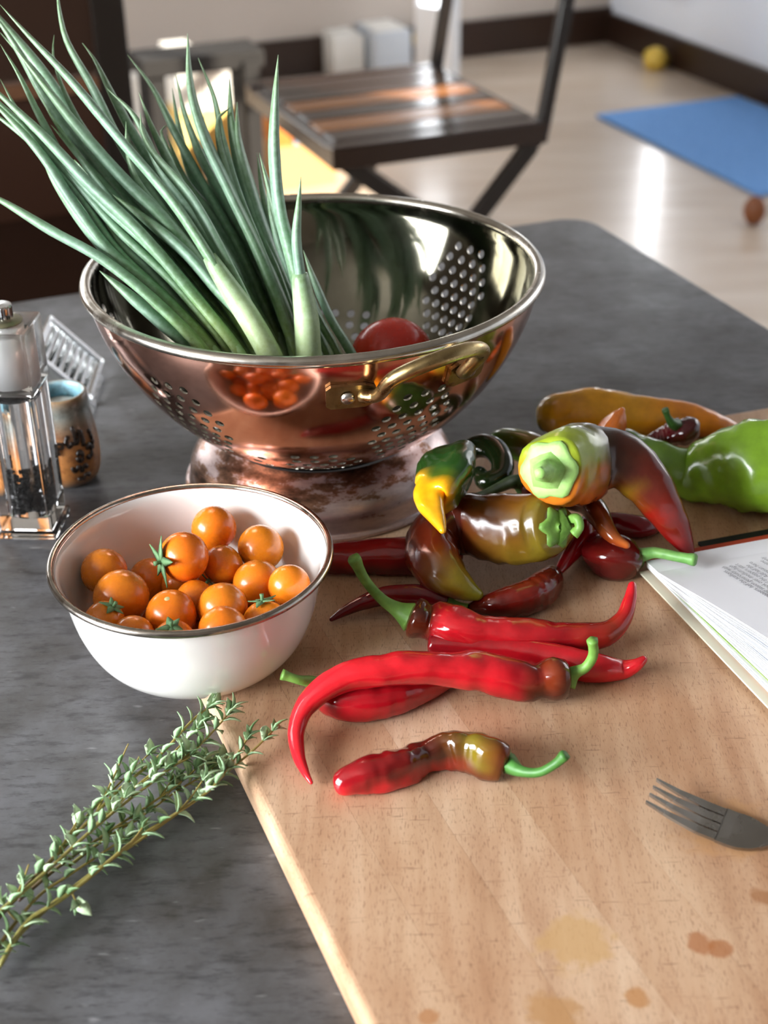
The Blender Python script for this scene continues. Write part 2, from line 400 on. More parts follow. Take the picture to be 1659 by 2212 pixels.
# white door standing open near the corner of the two walls
da = P(905, 205, FLOOR); 
dd = thing('door_1', 'white door standing open in front of the far corner', None, da, kind='structure')
d_out = (P(1000, 225, FLOOR)-da).normalized(); d_n = Vector((-d_out.y, d_out.x, 0))
dw = (P(1000, 215, FLOOR)-da).length
def dleaf(x0, x1, z0, z1, t): return box_vf(da+d_out*((x0+x1)/2*dw)+Vector((0, 0, (z0+z1)/2)), d_out*((x1-x0)/2*dw), d_n*t, Vector((0, 0, (z1-z0)/2)))
mk('door_leaf', *join(dleaf(0, 1, .005, .30, .02), dleaf(0, .08, .30, 1.95, .02), dleaf(.92, 1, .30, 1.95, .02), dleaf(0, 1, 1.95, 2.03, .02)), M['white'], dd, False)
mk('pane', *dleaf(.08, .92, .30, 1.95, .006), tl.m, dd, False)  # added glowing panel, stands in for sunlight on the white door
hdl = da+d_out*(dw*.8)-d_n*.03+Vector((0, 0, .98))
mk('handle', *lathe_vf([(0, -.03), (.022, -.02), (.028, 0), (.022, .02), (0, .03)], hdl, 16), M['brass'], dd)

def door_stop(px, py, n, c, label):
    p = PPL(px, py, n, c); d = -n; r = 27*depth(p)/FPX
    root = thing('door_stop', label, 'door stop', p + d*.06 - Vector((0, 0, r)), 'round yellow door stops on the baseboards')
    def rot(prof, seg=20):
        V = []; F = []; x = Vector((-d.y, d.x, 0)); z = Vector((0, 0, 1))
        for (rr, t) in prof:
            for k in range(seg):
                a = 2*PI*k/seg; V.append(p + d*t + x*(rr*math.cos(a)) + z*(rr*math.sin(a)))
        for i in range(len(prof)-1):
            for k in range(seg): F.append((i*seg+k, i*seg+(k+1) % seg, (i+1)*seg+(k+1) % seg, (i+1)*seg+k))
        return V, F
    mk('knob', *rot([(r*.3, .02), (r*.8, .03), (r, .055), (r*.85, .085), (r*.3, .1), (0.0005, .102)]), plain('yellow_rubber', hx('#d8b64a'), 0.4), root)
    mk('shaft', *rot([(r*.3, 0), (r*.3, .025)]), M['brass'], root)
door_stop(903, 78, VA, VB-.02, 'round yellow door stop on the dark far baseboard beside the white door')
door_stop(1446, 125, UA, UR-.02, 'round yellow door stop on the dark baseboard near the blue rug')

# blue rug
def m_rug():
    t = NT('blue_rug'); v = t.coord('Position'); t.base(t.ramp(t.noise(v, 220, 2), [(0.3, hx('#5b8fd0')), (0.7, hx('#7fb0ea'))])); t.set(Roughness=0.95); t.bump(t.noise(v, 400, 1), 0.5, .003); return t.m
rg = mk('rug', *slab(2.36, 2.90, 3.16, 4.06, FLOOR, FLOOR+.012, .004), m_rug(), None, False)
tag(rg, 'plain bright blue rug lying on the pale floor', 'rug')

# table
TU0, TU1, TV0, TV1 = -.95, .742, -.5, 1.292
tb = thing('dining_table', 'dark grey stone table with everything standing on it', 'table', uv((TU0+TU1)/2, (TV0+TV1)/2, FLOOR))
def rounded_slab(u0, u1, v0, v1, z0, z1, rad, bev, seg=6):
    bm = bmesh.new(); pts = []
    for (cu, cv, a0) in ((u1-rad, v1-rad, 0), (u0+rad, v1-rad, PI/2), (u0+rad, v0+rad, PI), (u1-rad, v0+rad, 1.5*PI)):
        for k in range(seg+1):
            a = a0+PI/2*k/seg; pts.append((cu+rad*math.cos(a), cv+rad*math.sin(a)))
    f = bm.faces.new([bm.verts.new(uv(a, b, z0)) for a, b in pts])
    r = bmesh.ops.extrude_face_region(bm, geom=[f]); ne = [e for e in r['geom'] if isinstance(e, bmesh.types.BMVert)]
    bmesh.ops.translate(bm, verts=ne, vec=(0, 0, z1-z0))
    top = [e for e in bm.edges if all(abs(v.co.z-z1) < 1e-6 for v in e.verts)]
    bmesh.ops.bevel(bm, geom=top, offset=bev, segments=3, profile=0.5, affect='EDGES')
    bmesh.ops.recalc_face_normals(bm, faces=bm.faces[:])
    bm.verts.index_update(); V = [v.co.copy() for v in bm.verts]; F = [tuple(v.index for v in f.verts) for f in bm.faces]; bm.free(); return V, F
mk('table_top', *rounded_slab(TU0, TU1, TV0, TV1, -.03, 0, .035, .0025), M['table'], tb, False)
mk('apron', *join(slab(TU0+.1, TU1-.1, TV1-.14, TV1-.115, -.11, -.031), slab(TU1-.14, TU1-.115, TV0+.1, TV1-.14, -.11, -.031), slab(TU0+.115, TU0+.14, TV0+.1, TV1-.14, -.11, -.031)), M['darker'], tb, False)
for (a, b) in ((TU0+.13, TV0+.13), (TU1-.13, TV0+.13), (TU0+.13, TV1-.13), (TU1-.13, TV1-.13)):
    mk('leg', *slab(a-.03, a+.03, b-.03, b+.03, FLOOR, -.031, .004), M['darker'], tb, False)

# ================================================================== CUTTING BOARD
ZB = 0.018
bd_l = Vector((0.365, -0.931, 0)).normalized()            # along the left edge, towards the viewer
FA = math.radians(17.8); bd_f = Vector((math.cos(FA), math.sin(FA), 0))
L0 = P(450, 1510, ZB); FQ = P(1618, 883.5, ZB)
# corner = intersection of left edge and far edge
A = np.array([[bd_l.x, -bd_f.x], [bd_l.y, -bd_f.y]]); s_, t_ = np.linalg.solve(A, np.array([FQ.x-L0.x, FQ.y-L0.y]))
CORN = L0 + bd_l*float(s_)
cb = thing('cutting_board', 'large beech cutting board scarred with knife marks', 'cutting board', (CORN+bd_l*.3+bd_f*.25)*1.0 - Vector((0, 0, ZB)))
BW, BL, NS = 0.56, 0.60, 14
for k in range(NS):
    f0, f1 = BW*k/NS, BW*(k+1)/NS
    a = CORN + bd_f*f0; b = CORN + bd_f*f1
    c = b + bd_l*BL; d = a + bd_l*BL
    g = .00005
    a += bd_f*g; d += bd_f*g; b -= bd_f*g; c -= bd_f*g
    bm = bmesh.new()
    lo = [bm.verts.new((p.x, p.y, 0.0005)) for p in (a, b, c, d)]; hi = [bm.verts.new((p.x, p.y, ZB)) for p in (a, b, c, d)]
    bm.faces.new(lo[::-1]); bm.faces.new(hi)
    for i in range(4): bm.faces.new((lo[i], lo[(i+1) % 4], hi[(i+1) % 4], hi[i]))
    bm.normal_update(); bmesh.ops.recalc_face_normals(bm, faces=bm.faces[:])
    ed = []
    def edge(x, y): return [e for e in bm.edges if set(e.verts) == {x, y}][0]
    ed.append(edge(hi[0], hi[1])); ed.append(edge(hi[2], hi[3]))
    if k == 0: ed.append(edge(hi[0], hi[3])); ed.append(edge(lo[0], lo[3]))
    if k == NS-1: ed.append(edge(hi[1], hi[2]))
    bmesh.ops.bevel(bm, geom=ed, offset=.005, segments=5, profile=0.5, affect='EDGES')
    bm.verts.index_update(); V = [v.co.copy() for v in bm.verts]; F = [tuple(v.index for v in f.verts) for f in bm.faces]; bm.free()
    mk('stave', V, F, M['board'], cb, False)
#__PART2__
# ================================================================== COLANDER
CC = Vector((-0.0428, 0.8806, ZB)); KR, KZ = .962, .985
def CS(pr): return [(r*KR, z*KZ) for r, z in pr]
cprof = [(.1515, .152), (.1495, .140), (.1435, .122), (.1335, .102), (.1195, .082), (.102, .063), (.084, .048), (.067, .0385)]
cprof = CS(cprof)
NSP = 26
cp = cr([(r, z, 0) for r, z in cprof], 120)[:, :2]
arc = np.r_[0, np.cumsum(np.linalg.norm(np.diff(cp, axis=0), axis=1))]; SL = float(arc[-1])
def prof_at(s): return float(np.interp(s, arc, cp[:, 0])), float(np.interp(s, arc, cp[:, 1]))
def prof_n(s):
    a = prof_at(max(s-.002, 0)); b = prof_at(min(s+.002, SL)); dr, dz = b[0]-a[0], b[1]-a[1]; l = math.hypot(dr, dz)
    return -dz/l, dr/l            # outward (r, z)
HOLES = []                           # (angle, s)
def add_diamond(ang, s0, rows):
    sp = .0118; n = len(rows)
    for i, (cnt, sh) in enumerate(rows):
        s = s0 + i*.0088; R = prof_at(min(s, SL-.004))[0]
        if s > SL-.006: break
        for k in range(cnt): HOLES.append((ang + ((k-(cnt-1)/2)*sp*(1-.045*i) + sh)/R, s))
for a_, s0_ in ((-60, .034), (-127, .030), (40, .022), (184, .026), (112, .026)):
    add_diamond(math.radians(a_), s0_, [(3, 0), (4, .0), (5, 0), (6, 0), (5, 0), (6, 0), (5, 0), (4, 0), (3, 0), (2, 0)])
for a_, s0_ in ((-93, .094), (82, .085), (148, .085), (-10, .09), (217, .09)):
    add_diamond(math.radians(a_), s0_, [(4, 0), (6, 0), (7, 0), (6, 0), (5, 0), (4, 0)])
HR = .0030; RREF = .1; SEAM = math.radians(255.0)
for i in range(len(HOLES)):
    a, s = HOLES[i]
    while a < SEAM-2*PI: a += 2*PI
    while a > SEAM: a -= 2*PI
    HOLES[i] = (a, s)
HOLES = [h for h in HOLES if SEAM-2*PI+.06 < h[0] < SEAM-.06]
keep = []
for h in HOLES:
    R = prof_at(h[1])[0]
    if all(((h[0]-g[0])*R)**2+(h[1]-g[1])**2 > (.0080)**2 for g in keep): keep.append(h)
HOLES = keep
NTH = 150
pts2 = []; edges2 = []
hg = np.array(HOLES)
def near_hole(a, s, k):
    R = prof_at(s)[0]; d2 = ((hg[:, 0]-a)*R)**2+(hg[:, 1]-s)**2; return float(d2.min()) < (HR*k)**2
for j in range(NSP):
    s = SL*j/(NSP-1)
    for i in range(NTH+1):
        a = SEAM-2*PI+2*PI*i/NTH
        if 0 < i < NTH and 0 < j < NSP-1 and near_hole(a, s, 1.35): continue
        pts2.append(Vector((a*RREF, s)))
NHV = 12
for (a, s) in HOLES:
    R = prof_at(s)[0]; k0 = len(pts2)
    for q in range(NHV):
        f = 2*PI*q/NHV; pts2.append(Vector(((a + HR*math.cos(f)/R)*RREF, s + HR*math.sin(f))))
        edges2.append((k0+q, k0+(q+1) % NHV))
vo, eo, fo, _, _, _ = delaunay_2d_cdt(pts2, edges2, [], 0, 1e-7)
TH = .0012
key = {}; V = []; NR = []; vmap = []
def surf(a, s, off):
    r, z = prof_at(s); nr, nz = prof_n(s); r += nr*off; z += nz*off
    return CC + Vector((r*math.cos(a), r*math.sin(a), z)), Vector((nr*math.cos(a), nr*math.sin(a), nz))
two = []
for p in vo:
    a, s = p.x/RREF, min(max(p.y, 0), SL); af = a
    if a > SEAM-1e-5: af = a-2*PI
    k = (round(af, 6), round(s, 7))
    if k not in key: key[k] = len(two); two.append((af, s))
    vmap.append(key[k])
n2 = len(two)
for (a, s) in two:
    p, n = surf(a, s, 0); V.append(p); NR.append(n)
for (a, s) in two:
    p, n = surf(a, s, -TH); V.append(p); NR.append(-n)
F = []; FM = []; ecount = {}
for f in fo:
    c = sum((vo[i] for i in f), Vector((0, 0)))/3; a, s = c.x/RREF, c.y
    if near_hole(a, s, .93): continue
    g = [vmap[i] for i in f]
    if len(set(g)) < 3: continue
    p0, p1, p2 = V[g[0]], V[g[1]], V[g[2]]
    if (p1-p0).cross(p2-p0).dot(NR[g[0]]) < 0: g = g[::-1]
    F.append(tuple(g)); FM.append(0); F.append(tuple(i+n2 for i in g[::-1])); FM.append(1)
    for q in range(3):
        e = (g[q], g[(q+1) % 3]); ecount[e] = ecount.get(e, 0)+1
for (a, b) in list(ecount):
    if (b, a) in ecount: continue
    k = len(V); qd = [V[a], V[b], V[b+n2], V[a+n2]]
    nn = (qd[1]-qd[0]).cross(qd[3]-qd[0]).normalized()
    V += [q.copy() for q in qd]; NR += [-nn]*4
    F.append((k+3, k+2, k+1, k)); FM.append(2)
col = thing('colander', 'large copper colander with a brass handle on a worn round foot', 'colander', CC)
mk('bowl_shell', V, F, None, col, True, mats=[M['copper'], M['tin'], M['rim']], fmat=FM, normals=NR)
rb = .0036
mk('rim', *lathe_vf(CS([(.1513+rb*1.15*math.cos(2*PI*k/12), .1525+rb*math.sin(2*PI*k/12)) for k in range(12)]), CC, 128, True), M['rim'], col)
mk('bowl_bottom', *lathe_vf(CS([(.0672, .0386), (.05, .034), (.025, .0315), (.0001, .031), (.0001, .0298), (.025, .0303), (.05, .0328), (.0675, .0375)]), CC, 72), M['tin'], col)
fp = cr([(.070, .0375, 0), (.074, .0345, 0), (.082, .0300, 0), (.0895, .0235, 0), (.0935, .0165, 0), (.0945, .009, 0), (.0958, .0035, 0), (.098, .0028, 0)], 30)[:, :2]
ft = mk('foot', *lathe_vf(CS([tuple(q) for q in fp] + [(.0985, .0015), (.098, 0), (.093, 0), (.092, .006), (.088, .02), (.072, .033)]), CC, 96), M['foot'], col)
def handle(ang):
    a0 = math.radians(ang); da = math.radians(15.0)
    def on(a, s, off): return surf(a, s, off)[0]
    root = mk('handle', *tube_vf(cr([tuple(x) for x in (on(a0-da+.03, .022, .0035), on(a0-da+.085, .019, .009), on(a0-da*.55, .004, .022)+Vector((0, 0, .003)), on(a0-da*.1, 0, .030)+Vector((0, 0, .011)), on(a0+da*.45, .001, .028)+Vector((0, 0, .012)), on(a0+da*.78, .005, .020)+Vector((0, 0, .006)), on(a0+da-.07, .015, .010), on(a0+da-.03, .022, .0035))], 48), [.0042+.0012*math.sin(PI*k/47) for k in range(48)], 14, 0.85), M['brass'], col)
    for sg in (-1, 1):
        V = []; F = []
        pl = [(-.016, -.0062), (-.013, -.0085), (.008, -.0085), (.014, -.006), (.014, .006), (.008, .0085), (-.013, .0085), (-.016, .0062)]
        R = .149
        for off in (.0003, .0028):
            for (x, y) in pl:
                V.append(on(a0+sg*da + sg*(-x)/R, .024+y, off if off < .001 else off))
        n = len(pl); F.append(tuple(range(n-1, -1, -1))); F.append(tuple(range(n, 2*n)))
        for k in range(n): F.append((k, (k+1) % n, n+(k+1) % n, n+k))
        pt = mk('mount_plate', V, F, M['brass'], root, False)
        p, nn = surf(a0+sg*(da+.02), .024, .0028)
        x = nn.cross(Vector((0, 0, 1))).normalized(); y = nn.cross(x)
        V = []; F = []; seg = 14
        for (r, h) in ((.0042, 0), (.004, .0012), (.0028, .0022), (.0002, .0026)):
            for k in range(seg): V.append(p + x*(r*math.cos(2*PI*k/seg)) + y*(r*math.sin(2*PI*k/seg)) + nn*h)
        for i in range(3):
            for k in range(seg): F.append((i*seg+k, i*seg+(k+1) % seg, (i+1)*seg+(k+1) % seg, (i+1)*seg+k))
        mk('rivet', V, F, M['rivet'], root)
handle(-64.5); handle(115.5)

# red tomato lying in the colander
def sphere_vf(c, r, n=40, m=28, squash=0.92, dimple=0.10, axis=Vector((0, 0, 1)), ribs=0, ribamp=0.0, seed=0):
    ax = Vector(axis).normalized(); x = ax.orthogonal().normalized(); y = ax.cross(x); V = []; F = []
    for i in range(m+1):
        th = PI*i/m
        for k in range(n):
            ph = 2*PI*k/n; rr = r*(1 - dimple*math.exp(-(th/.32)**2) - .03*math.exp(-((PI-th)/.25)**2))
            rr *= 1 + ribamp*math.cos(ribs*ph+seed)*math.sin(th)
            rr *= 1 + .012*noise.noise(Vector((math.cos(ph)*math.sin(th)*1.3+seed, math.sin(ph)*math.sin(th)*1.3, math.cos(th)*1.3)))
            V.append(Vector(c) + x*(rr*math.sin(th)*math.cos(ph)) + y*(rr*math.sin(th)*math.sin(ph)) + ax*(rr*math.cos(th)*squash))
    for i in range(m):
        for k in range(n): F.append((i*n+k, (i+1)*n+k, (i+1)*n+(k+1) % n, i*n+(k+1) % n))
    return V, F
tpos = PY(845, 772, .868)
tr = thing('tomato', 'smooth red tomato lying inside the copper colander', 'tomato', tpos-Vector((0, 0, .027)))
mk('fruit', *sphere_vf(tpos, .0278, axis=(-.3, .5, .5)), M['redtomato'], tr)
mk('stem_scar', *lathe_vf([(0, 0), (.003, .0005), (.004, 0)], tpos+Vector((-.3, .5, .5)).normalized()*.0232, 10), plain('stem_scar', hx('#6b7a3a'), .7), tr)

# ================================================================== ENAMEL BOWL WITH CHERRY TOMATOES
BC = Vector((-.1065, .671, ZB))
eb = thing('enamel_bowl', 'white enamel bowl with a steel rim holding the orange tomatoes', 'bowl', BC)
op = [(0, .0), (.040, .0), (.0455, .0012), (.0530, .006), (.0605, .0155), (.0665, .030), (.0705, .048), (.0735, .0615), (.0755, .0645)]
ip = [(.0748, .0655), (.0722, .062), (.0692, .048), (.0650, .0305), (.059, .017), (.0515, .0078), (.0445, .0032), (.04, .0024), (0, .0022)]
oc = cr([(r, z, 0) for r, z in op[2:]], 40)[:, :2]; ic = cr([(r, z, 0) for r, z in ip[:-2]], 40)[:, :2]
mk('bowl_body', *lathe_vf([(0.0001, 0), (.040, 0)] + [tuple(q) for q in oc] + [tuple(q) for q in ic] + [(.04, .0024), (.0001, .0022)], BC, 96), M['enamel'], eb)
mk('rim', *lathe_vf([(.0764+.0021*math.cos(2*PI*k/12), .0650+.0022*math.sin(2*PI*k/12)) for k in range(12)], BC, 110, True), M['bowlrim'], eb)

TOM = [(-0.1000,0.7235,0.0682,0.0133),(-0.1122,0.6806,0.0755,0.0143),(-0.0715,0.7058,0.0652,0.0135),(-0.0924,0.6919,0.0624,0.0118),(-0.1590,0.6859,0.0633,0.0132),(-0.1456,0.6605,0.0625,0.0155),(-0.1369,0.7062,0.0433,0.0136),(-0.0716,0.6771,0.0584,0.0140),(-0.0527,0.6610,0.0679,0.0118),(-0.1054,0.6632,0.0582,0.0112),(-0.1156,0.6410,0.0635,0.0138),(-0.0882,0.6463,0.0642,0.0136),(-0.0855,0.6200,0.0673,0.0131),(-0.0647,0.6356,0.0608,0.0125),(-0.1331,0.6210,0.0638,0.0113),(-0.1110,0.6149,0.0640,0.0116),(-0.1506,0.6346,0.0645,0.0109),(-0.1176,0.6919,0.0500,0.0111),(-0.1121,0.7186,0.0434,0.0125),(-0.0829,0.6726,0.0348,0.0125),(-0.1486,0.6834,0.0380,0.0125),(-0.0777,0.7059,0.0399,0.0125),(-0.1200,0.6308,0.0374,0.0125),(-0.0982,0.6925,0.0347,0.0125),(-0.0693,0.6545,0.0464,0.0117),(-0.1051,0.6611,0.0345,0.0125),(-0.0942,0.6247,0.0433,0.0125),(-0.1425,0.6411,0.0418,0.0125)]
TLAB = ['orange cherry tomato highest against the back wall of the white bowl',
 'yellow-orange cherry tomato with a spread green calyx on its left side',
 'orange cherry tomato against the back right wall of the white bowl',
 'orange cherry tomato just right of the one with the spread calyx',
 'orange cherry tomato farthest left in the white bowl',
 'largest orange cherry tomato, in front of the leftmost one',
 'orange cherry tomato below and left of the spread green calyx',
 'bright orange cherry tomato left of the rightmost one in the bowl',
 'orange cherry tomato farthest right in the white bowl',
 'small shaded orange tomato behind the one with the pale stem scar',
 'orange cherry tomato with a pale round stem scar on top',
 'orange cherry tomato right of the one with the stem scar',
 'orange cherry tomato right behind the front rim of the bowl',
 'orange cherry tomato with a green calyx half hidden by the right front rim',
 'orange tomato showing only its top behind the left front rim',
 'orange tomato with a dark stem tip barely showing behind the front rim',
 'orange tomato low behind the left front rim with a leafy calyx',
 'small shaded orange tomato directly below the spread green calyx']
M['calyx'] = plain('tomato_calyx', hx('#5f8458'), 0.6)
def calyx_vf(c, ax, r, n=5, ln=1.0, seed=0, droop=0.25):
    """leafy star of pointed sepals around a short stem, sitting on a round fruit"""
    ax = Vector(ax).normalized(); x = ax.orthogonal().normalized(); y = ax.cross(x); rnd = random.Random(seed); vfs = []
    for k in range(n):
        a = 2*PI*k/n + rnd.uniform(-.2, .2); d = x*math.cos(a)+y*math.sin(a); w = ax.cross(d); L = r*ln*rnd.uniform(.8, 1.15); lift = rnd.uniform(.0, .5)
        V = []; F = []
        for (t, wd) in ((.05, .16), (.3, .2), (.6, .14), (.85, .07), (1.0, .01)):
            h = r*(.06 + lift*t*t*.5 - droop*t*t*.6 + .03)
            b = Vector(c) + d*(L*t) + ax*h
            V += [b - w*(r*wd), b + ax*(r*.03), b + w*(r*wd), b - ax*(r*.02)]
        for i in range(4):
            for q in range(4): F.append((i*4+q, i*4+(q+1) % 4, (i+1)*4+(q+1) % 4, (i+1)*4+q))
        F.append((3, 2, 1, 0)); F.append((16, 17, 18, 19))
        vfs.append((V, F))
    st = [Vector(c)+ax*(r*t)+x*(r*.12*t*t) for t in (0, .12, .25, .38)]
    vfs.append(tube_vf(st, [r*.09, r*.08, r*.08, r*.1], 7)); return join(*vfs)
TAX = {1: ((-.75, -.55, .15), 'star'), 10: ((-.05, -.25, 1), 'scar'), 13: ((-.1, .3, 1), 'star'), 16: ((.5, .0, .8), 'star'), 15: ((0, -.2, 1), 'star'), 3: ((-.7, -.4, -.6), 'star'), 7: ((.6, .2, -.8), 'none')}
for i, (x, y, z, r) in enumerate(TOM):
    rnd = random.Random(i*3+1); c = Vector((x, y, z)); ax, kind = TAX.get(i, ((rnd.uniform(-1, 1), rnd.uniform(0, 1), rnd.uniform(-1, .0)), 'none')); ax = Vector(ax).normalized()
    lab = TLAB[i] if i < len(TLAB) else 'orange cherry tomato buried under the others in the white bowl'
    root = thing('cherry_tomato', lab, 'tomato', c-Vector((0, 0, r)), 'cherry tomatoes in the white bowl')
    mk('fruit', *sphere_vf(c, r, 28, 18, rnd.uniform(.95, 1.03), .05 if kind == 'none' else .07, ax, seed=i), M['tomato'], root)
    if kind == 'star': mk('calyx', *calyx_vf(c+ax*r*.93, ax, r, 5, .95 if i == 1 else .7, i), M['calyx'], root)
    if kind == 'scar':
        X = ax.orthogonal().normalized(); Y = ax.cross(X); V = [c+ax*(r*.945)+X*(r*.0)]+[c+ax*(r*.93)+(X*math.cos(2*PI*k/10)+Y*math.sin(2*PI*k/10))*(r*.17) for k in range(10)]+[c+ax*(r*.9)+(X*math.cos(2*PI*k/10)+Y*math.sin(2*PI*k/10))*(r*.2) for k in range(10)]
        F = [(0, 1+k, 1+(k+1) % 10) for k in range(10)]+[(1+k, 11+k, 11+(k+1) % 10, 1+(k+1) % 10) for k in range(10)]
        mk('stem_scar', V, F, plain('pale_scar', hx('#c9bd86'), .7), root)

# ================================================================== PEPPERS
def place(x, y, zo, r, f=.93):
    """pixel centre + radius in pixels; zo None = resting on the board"""
    z = ZB+.01 if zo is None else ZB+zo
    for _ in range(5):
        p = P(x, y, z); rm = r*depth(p)/FPX
        if zo is None: z = ZB + rm*f
    return (p.x, p.y, p.z, rm)
GR = hx('#7fae4f'); GRD = hx('#5c8a35'); GRP = hx('#a8cf7c')
def pepper(name, label, pts, cols, stem=None, mat='chili', lobes=(3, .05), bump=.06, ring=0.0, calyx=1.0, seed=0, side=(0, 0, 1), cax=None, group='peppers piled on the cutting board', cat='pepper', tipend=1.0, nseg=26, stemcol=(GR, GRD), clobe=.16):
    q = [place(*p) for p in pts]
    s = cr(q, 64); c = [Vector(a[:3]) for a in s]; r = [max(a[3], .0004) for a in s]
    T, N, B = frames(c)
    rings = []       # centre, N, B, radius, t
    r0 = r[0]
    for k, off in ((.04, .04), (.3, .11), (.55, .17), (.78, .13), (.93, .03)):
        rings.append((c[0]-T[0]*(off*r0), N[0], B[0], r0*k, 0.0))
    for i in range(64): rings.append((c[i], N[i], B[i], r[i], i/63))
    re = r[-1]
    for k, off in ((.86, .4), (.6, .72), (.3, .9), (.04, .96)): rings.append((c[-1]+T[-1]*(off*re*tipend), N[-1], B[-1], re*k, 1.0))
    V = []; F = []; C = []; sd = Vector(side).normalized(); zmin = 9
    for (cc, n, b, rr, t) in rings:
        fade = min(1, (1-t)*3)
        for k in range(nseg):
            a = 2*PI*k/nseg; d = n*math.cos(a)+b*math.sin(a)
            m = 1 + lobes[1]*fade*math.cos(lobes[0]*a+seed+t*1.5)
            p0 = cc + d*rr
            m += bump*noise.noise(p0*55+Vector((seed*3.1, 0, 0))) + bump*.6*noise.noise(p0*130+Vector((0, seed*2.3, 0)))
            if ring: m += ring*fade*(noise.noise(Vector((t*22+seed*5, math.cos(a)*.8, math.sin(a)*.8))))
            p = cc + d*(rr*m)
            if p.z < ZB+.0004: p.z = ZB+.0004
            V.append(p)
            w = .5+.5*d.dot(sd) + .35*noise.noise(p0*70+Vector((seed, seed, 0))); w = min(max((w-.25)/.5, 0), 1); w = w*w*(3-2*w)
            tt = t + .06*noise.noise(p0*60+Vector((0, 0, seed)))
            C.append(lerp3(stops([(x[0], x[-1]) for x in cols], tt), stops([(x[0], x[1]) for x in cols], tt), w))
    nr = len(rings)
    for i in range(nr-1):
        for k in range(nseg): F.append((i*nseg+k, i*nseg+(k+1) % nseg, (i+1)*nseg+(k+1) % nseg, (i+1)*nseg+k))
    F.append(tuple(range(nseg-1, -1, -1))); F.append(tuple((nr-1)*nseg+k for k in range(nseg)))
    root = thing(name, label, cat, (c[0]+c[-1])/2 - Vector((0, 0, (c[0].z+c[-1].z)/2-ZB)), group)
    mk('body', V, F, M[mat], root, cols=C)
    if stem:
        sp = [place(*p) for p in stem]
        start = c[0]-T[0]*(r0*.08)
        pts3 = [(*start, sp[0][3]*1.9), ] + sp
        st = cr(pts3, 26); rnd = random.Random(seed)
        rr = [max(a[3], .0006) for a in st]; rr[-1] *= 1.12; rr[-2] *= 1.15; rr[-3] *= 1.08
        V, F = tube_vf([a[:3] for a in st], rr, 10, 1.0, True, lambda t, a: 1+.07*math.cos(5*a))
        cs = [lerp3(stemcol[0], stemcol[1], .5+.5*noise.noise(v*180)) for v in V]
        so = mk('stem', V, F, M['stem'], root, cols=cs)
        if calyx:
            # scalloped cap hugging the shoulder
            rc = r0*.62*calyx; n = 30; V = []; F = []; T0 = -T[0]
            for h, (k, off) in enumerate(((.14, .30), (.35, .23), (.62, .22), (.86, .19), (1.0, .12))):
                for j in range(n):
                    a = 2*PI*j/n; lob = 1 + (clobe*math.cos(6*a+seed) + .06*noise.noise(Vector((math.cos(a)*2, math.sin(a)*2, seed))))*(k**2)
                    d = N[0]*math.cos(a)+B[0]*math.sin(a)
                    V.append(c[0] + d*(rc*k*lob) + T0*(r0*(off+.03)))
            m1 = len(V)
            for v in list(V): V.append(v - T0*(r0*.09))
            for i in range(4):
                for j in range(n):
                    F.append((i*n+j, i*n+(j+1) % n, (i+1)*n+(j+1) % n, (i+1)*n+j)); F.append(tuple(m1+x for x in ((i+1)*n+j, (i+1)*n+(j+1) % n, i*n+(j+1) % n, i*n+j)))
            for j in range(n): F.append((4*n+j, 4*n+(j+1) % n, m1+4*n+(j+1) % n, m1+4*n+j))
            F.append(tuple(range(n)))
            cs = [lerp3(stemcol[0], stemcol[1], .4+.5*noise.noise(v*150)) for v in V]
            mk('calyx', V, F, M['stem'], so, cols=cs)
    return root

RED = hx('#c01420'); RED2 = hx('#d8202a'); REDD = hx('#8c0f18'); BRN = hx('#4c1c10'); BRN2 = hx('#6e2a14'); OLV = hx('#7a6a1c'); DKG = hx('#1f3a12'); GRN = hx('#3d6b1c'); LIM = hx('#8fb02c'); YEL = hx('#f0a512'); ORA = hx('#d9701a'); ORB = hx('#a34a1a')

pepper('chili_pepper', 'short knobbly red and brown pepper with a blunt end, nearest the viewer',
 [(1088, 1643, None, 42), (1060, 1634, None, 49), (1015, 1619, None, 47), (965, 1617, None, 42), (915, 1634, None, 36), (850, 1662, None, 42), (790, 1676, None, 40), (748, 1688, None, 33), (733, 1692, None, 26)],
 [(0, BRN2, hx('#6a3a14')), (.14, hx('#7a6a1c'), hx('#5a2a12')), (.25, hx('#5a3a14'), BRN2), (.45, BRN, hx('#a02018')), (.7, hx('#7a1414'), RED), (1, REDD, RED2)],
 stem=[(1122, 1664, .012, 13), (1165, 1668, .016, 10), (1200, 1650, .022, 10), (1222, 1630, .028, 11)], lobes=(3, .14), bump=.17, ring=.10, seed=1, tipend=.35, stemcol=(hx('#4f8a3c'), hx('#2f5f22')))
pepper('chili_pepper', 'long curved red chili whose tip hooks down, in front of the others',
 [(1222, 1464, .014, 42), (1195, 1466, .014, 49), (1165, 1470, .0135, 38), (1144, 1472, .014, 42), (1094, 1463, .0165, 45), (1020, 1449, .022, 43), (946, 1444, .027, 37), (847, 1447, .030, 37), (773, 1456, .030, 34), (705, 1484, .026, 29), (660, 1526, .018, 23), (641, 1578, .011, 19), (645, 1630, .007, 15), (660, 1670, .005, 9), (672, 1690, .004, 5)],
 [(0, BRN, BRN), (.09, BRN2, BRN), (.13, REDD, REDD), (.18, RED, REDD), (.3, RED2, RED), (1, RED2, RED)],
 stem=[(1242, 1452, .018, 15), (1266, 1440, .022, 11), (1282, 1414, .030, 11), (1280, 1382, .040, 11)], lobes=(3, .05), bump=.09, ring=.09, seed=2, calyx=.8)
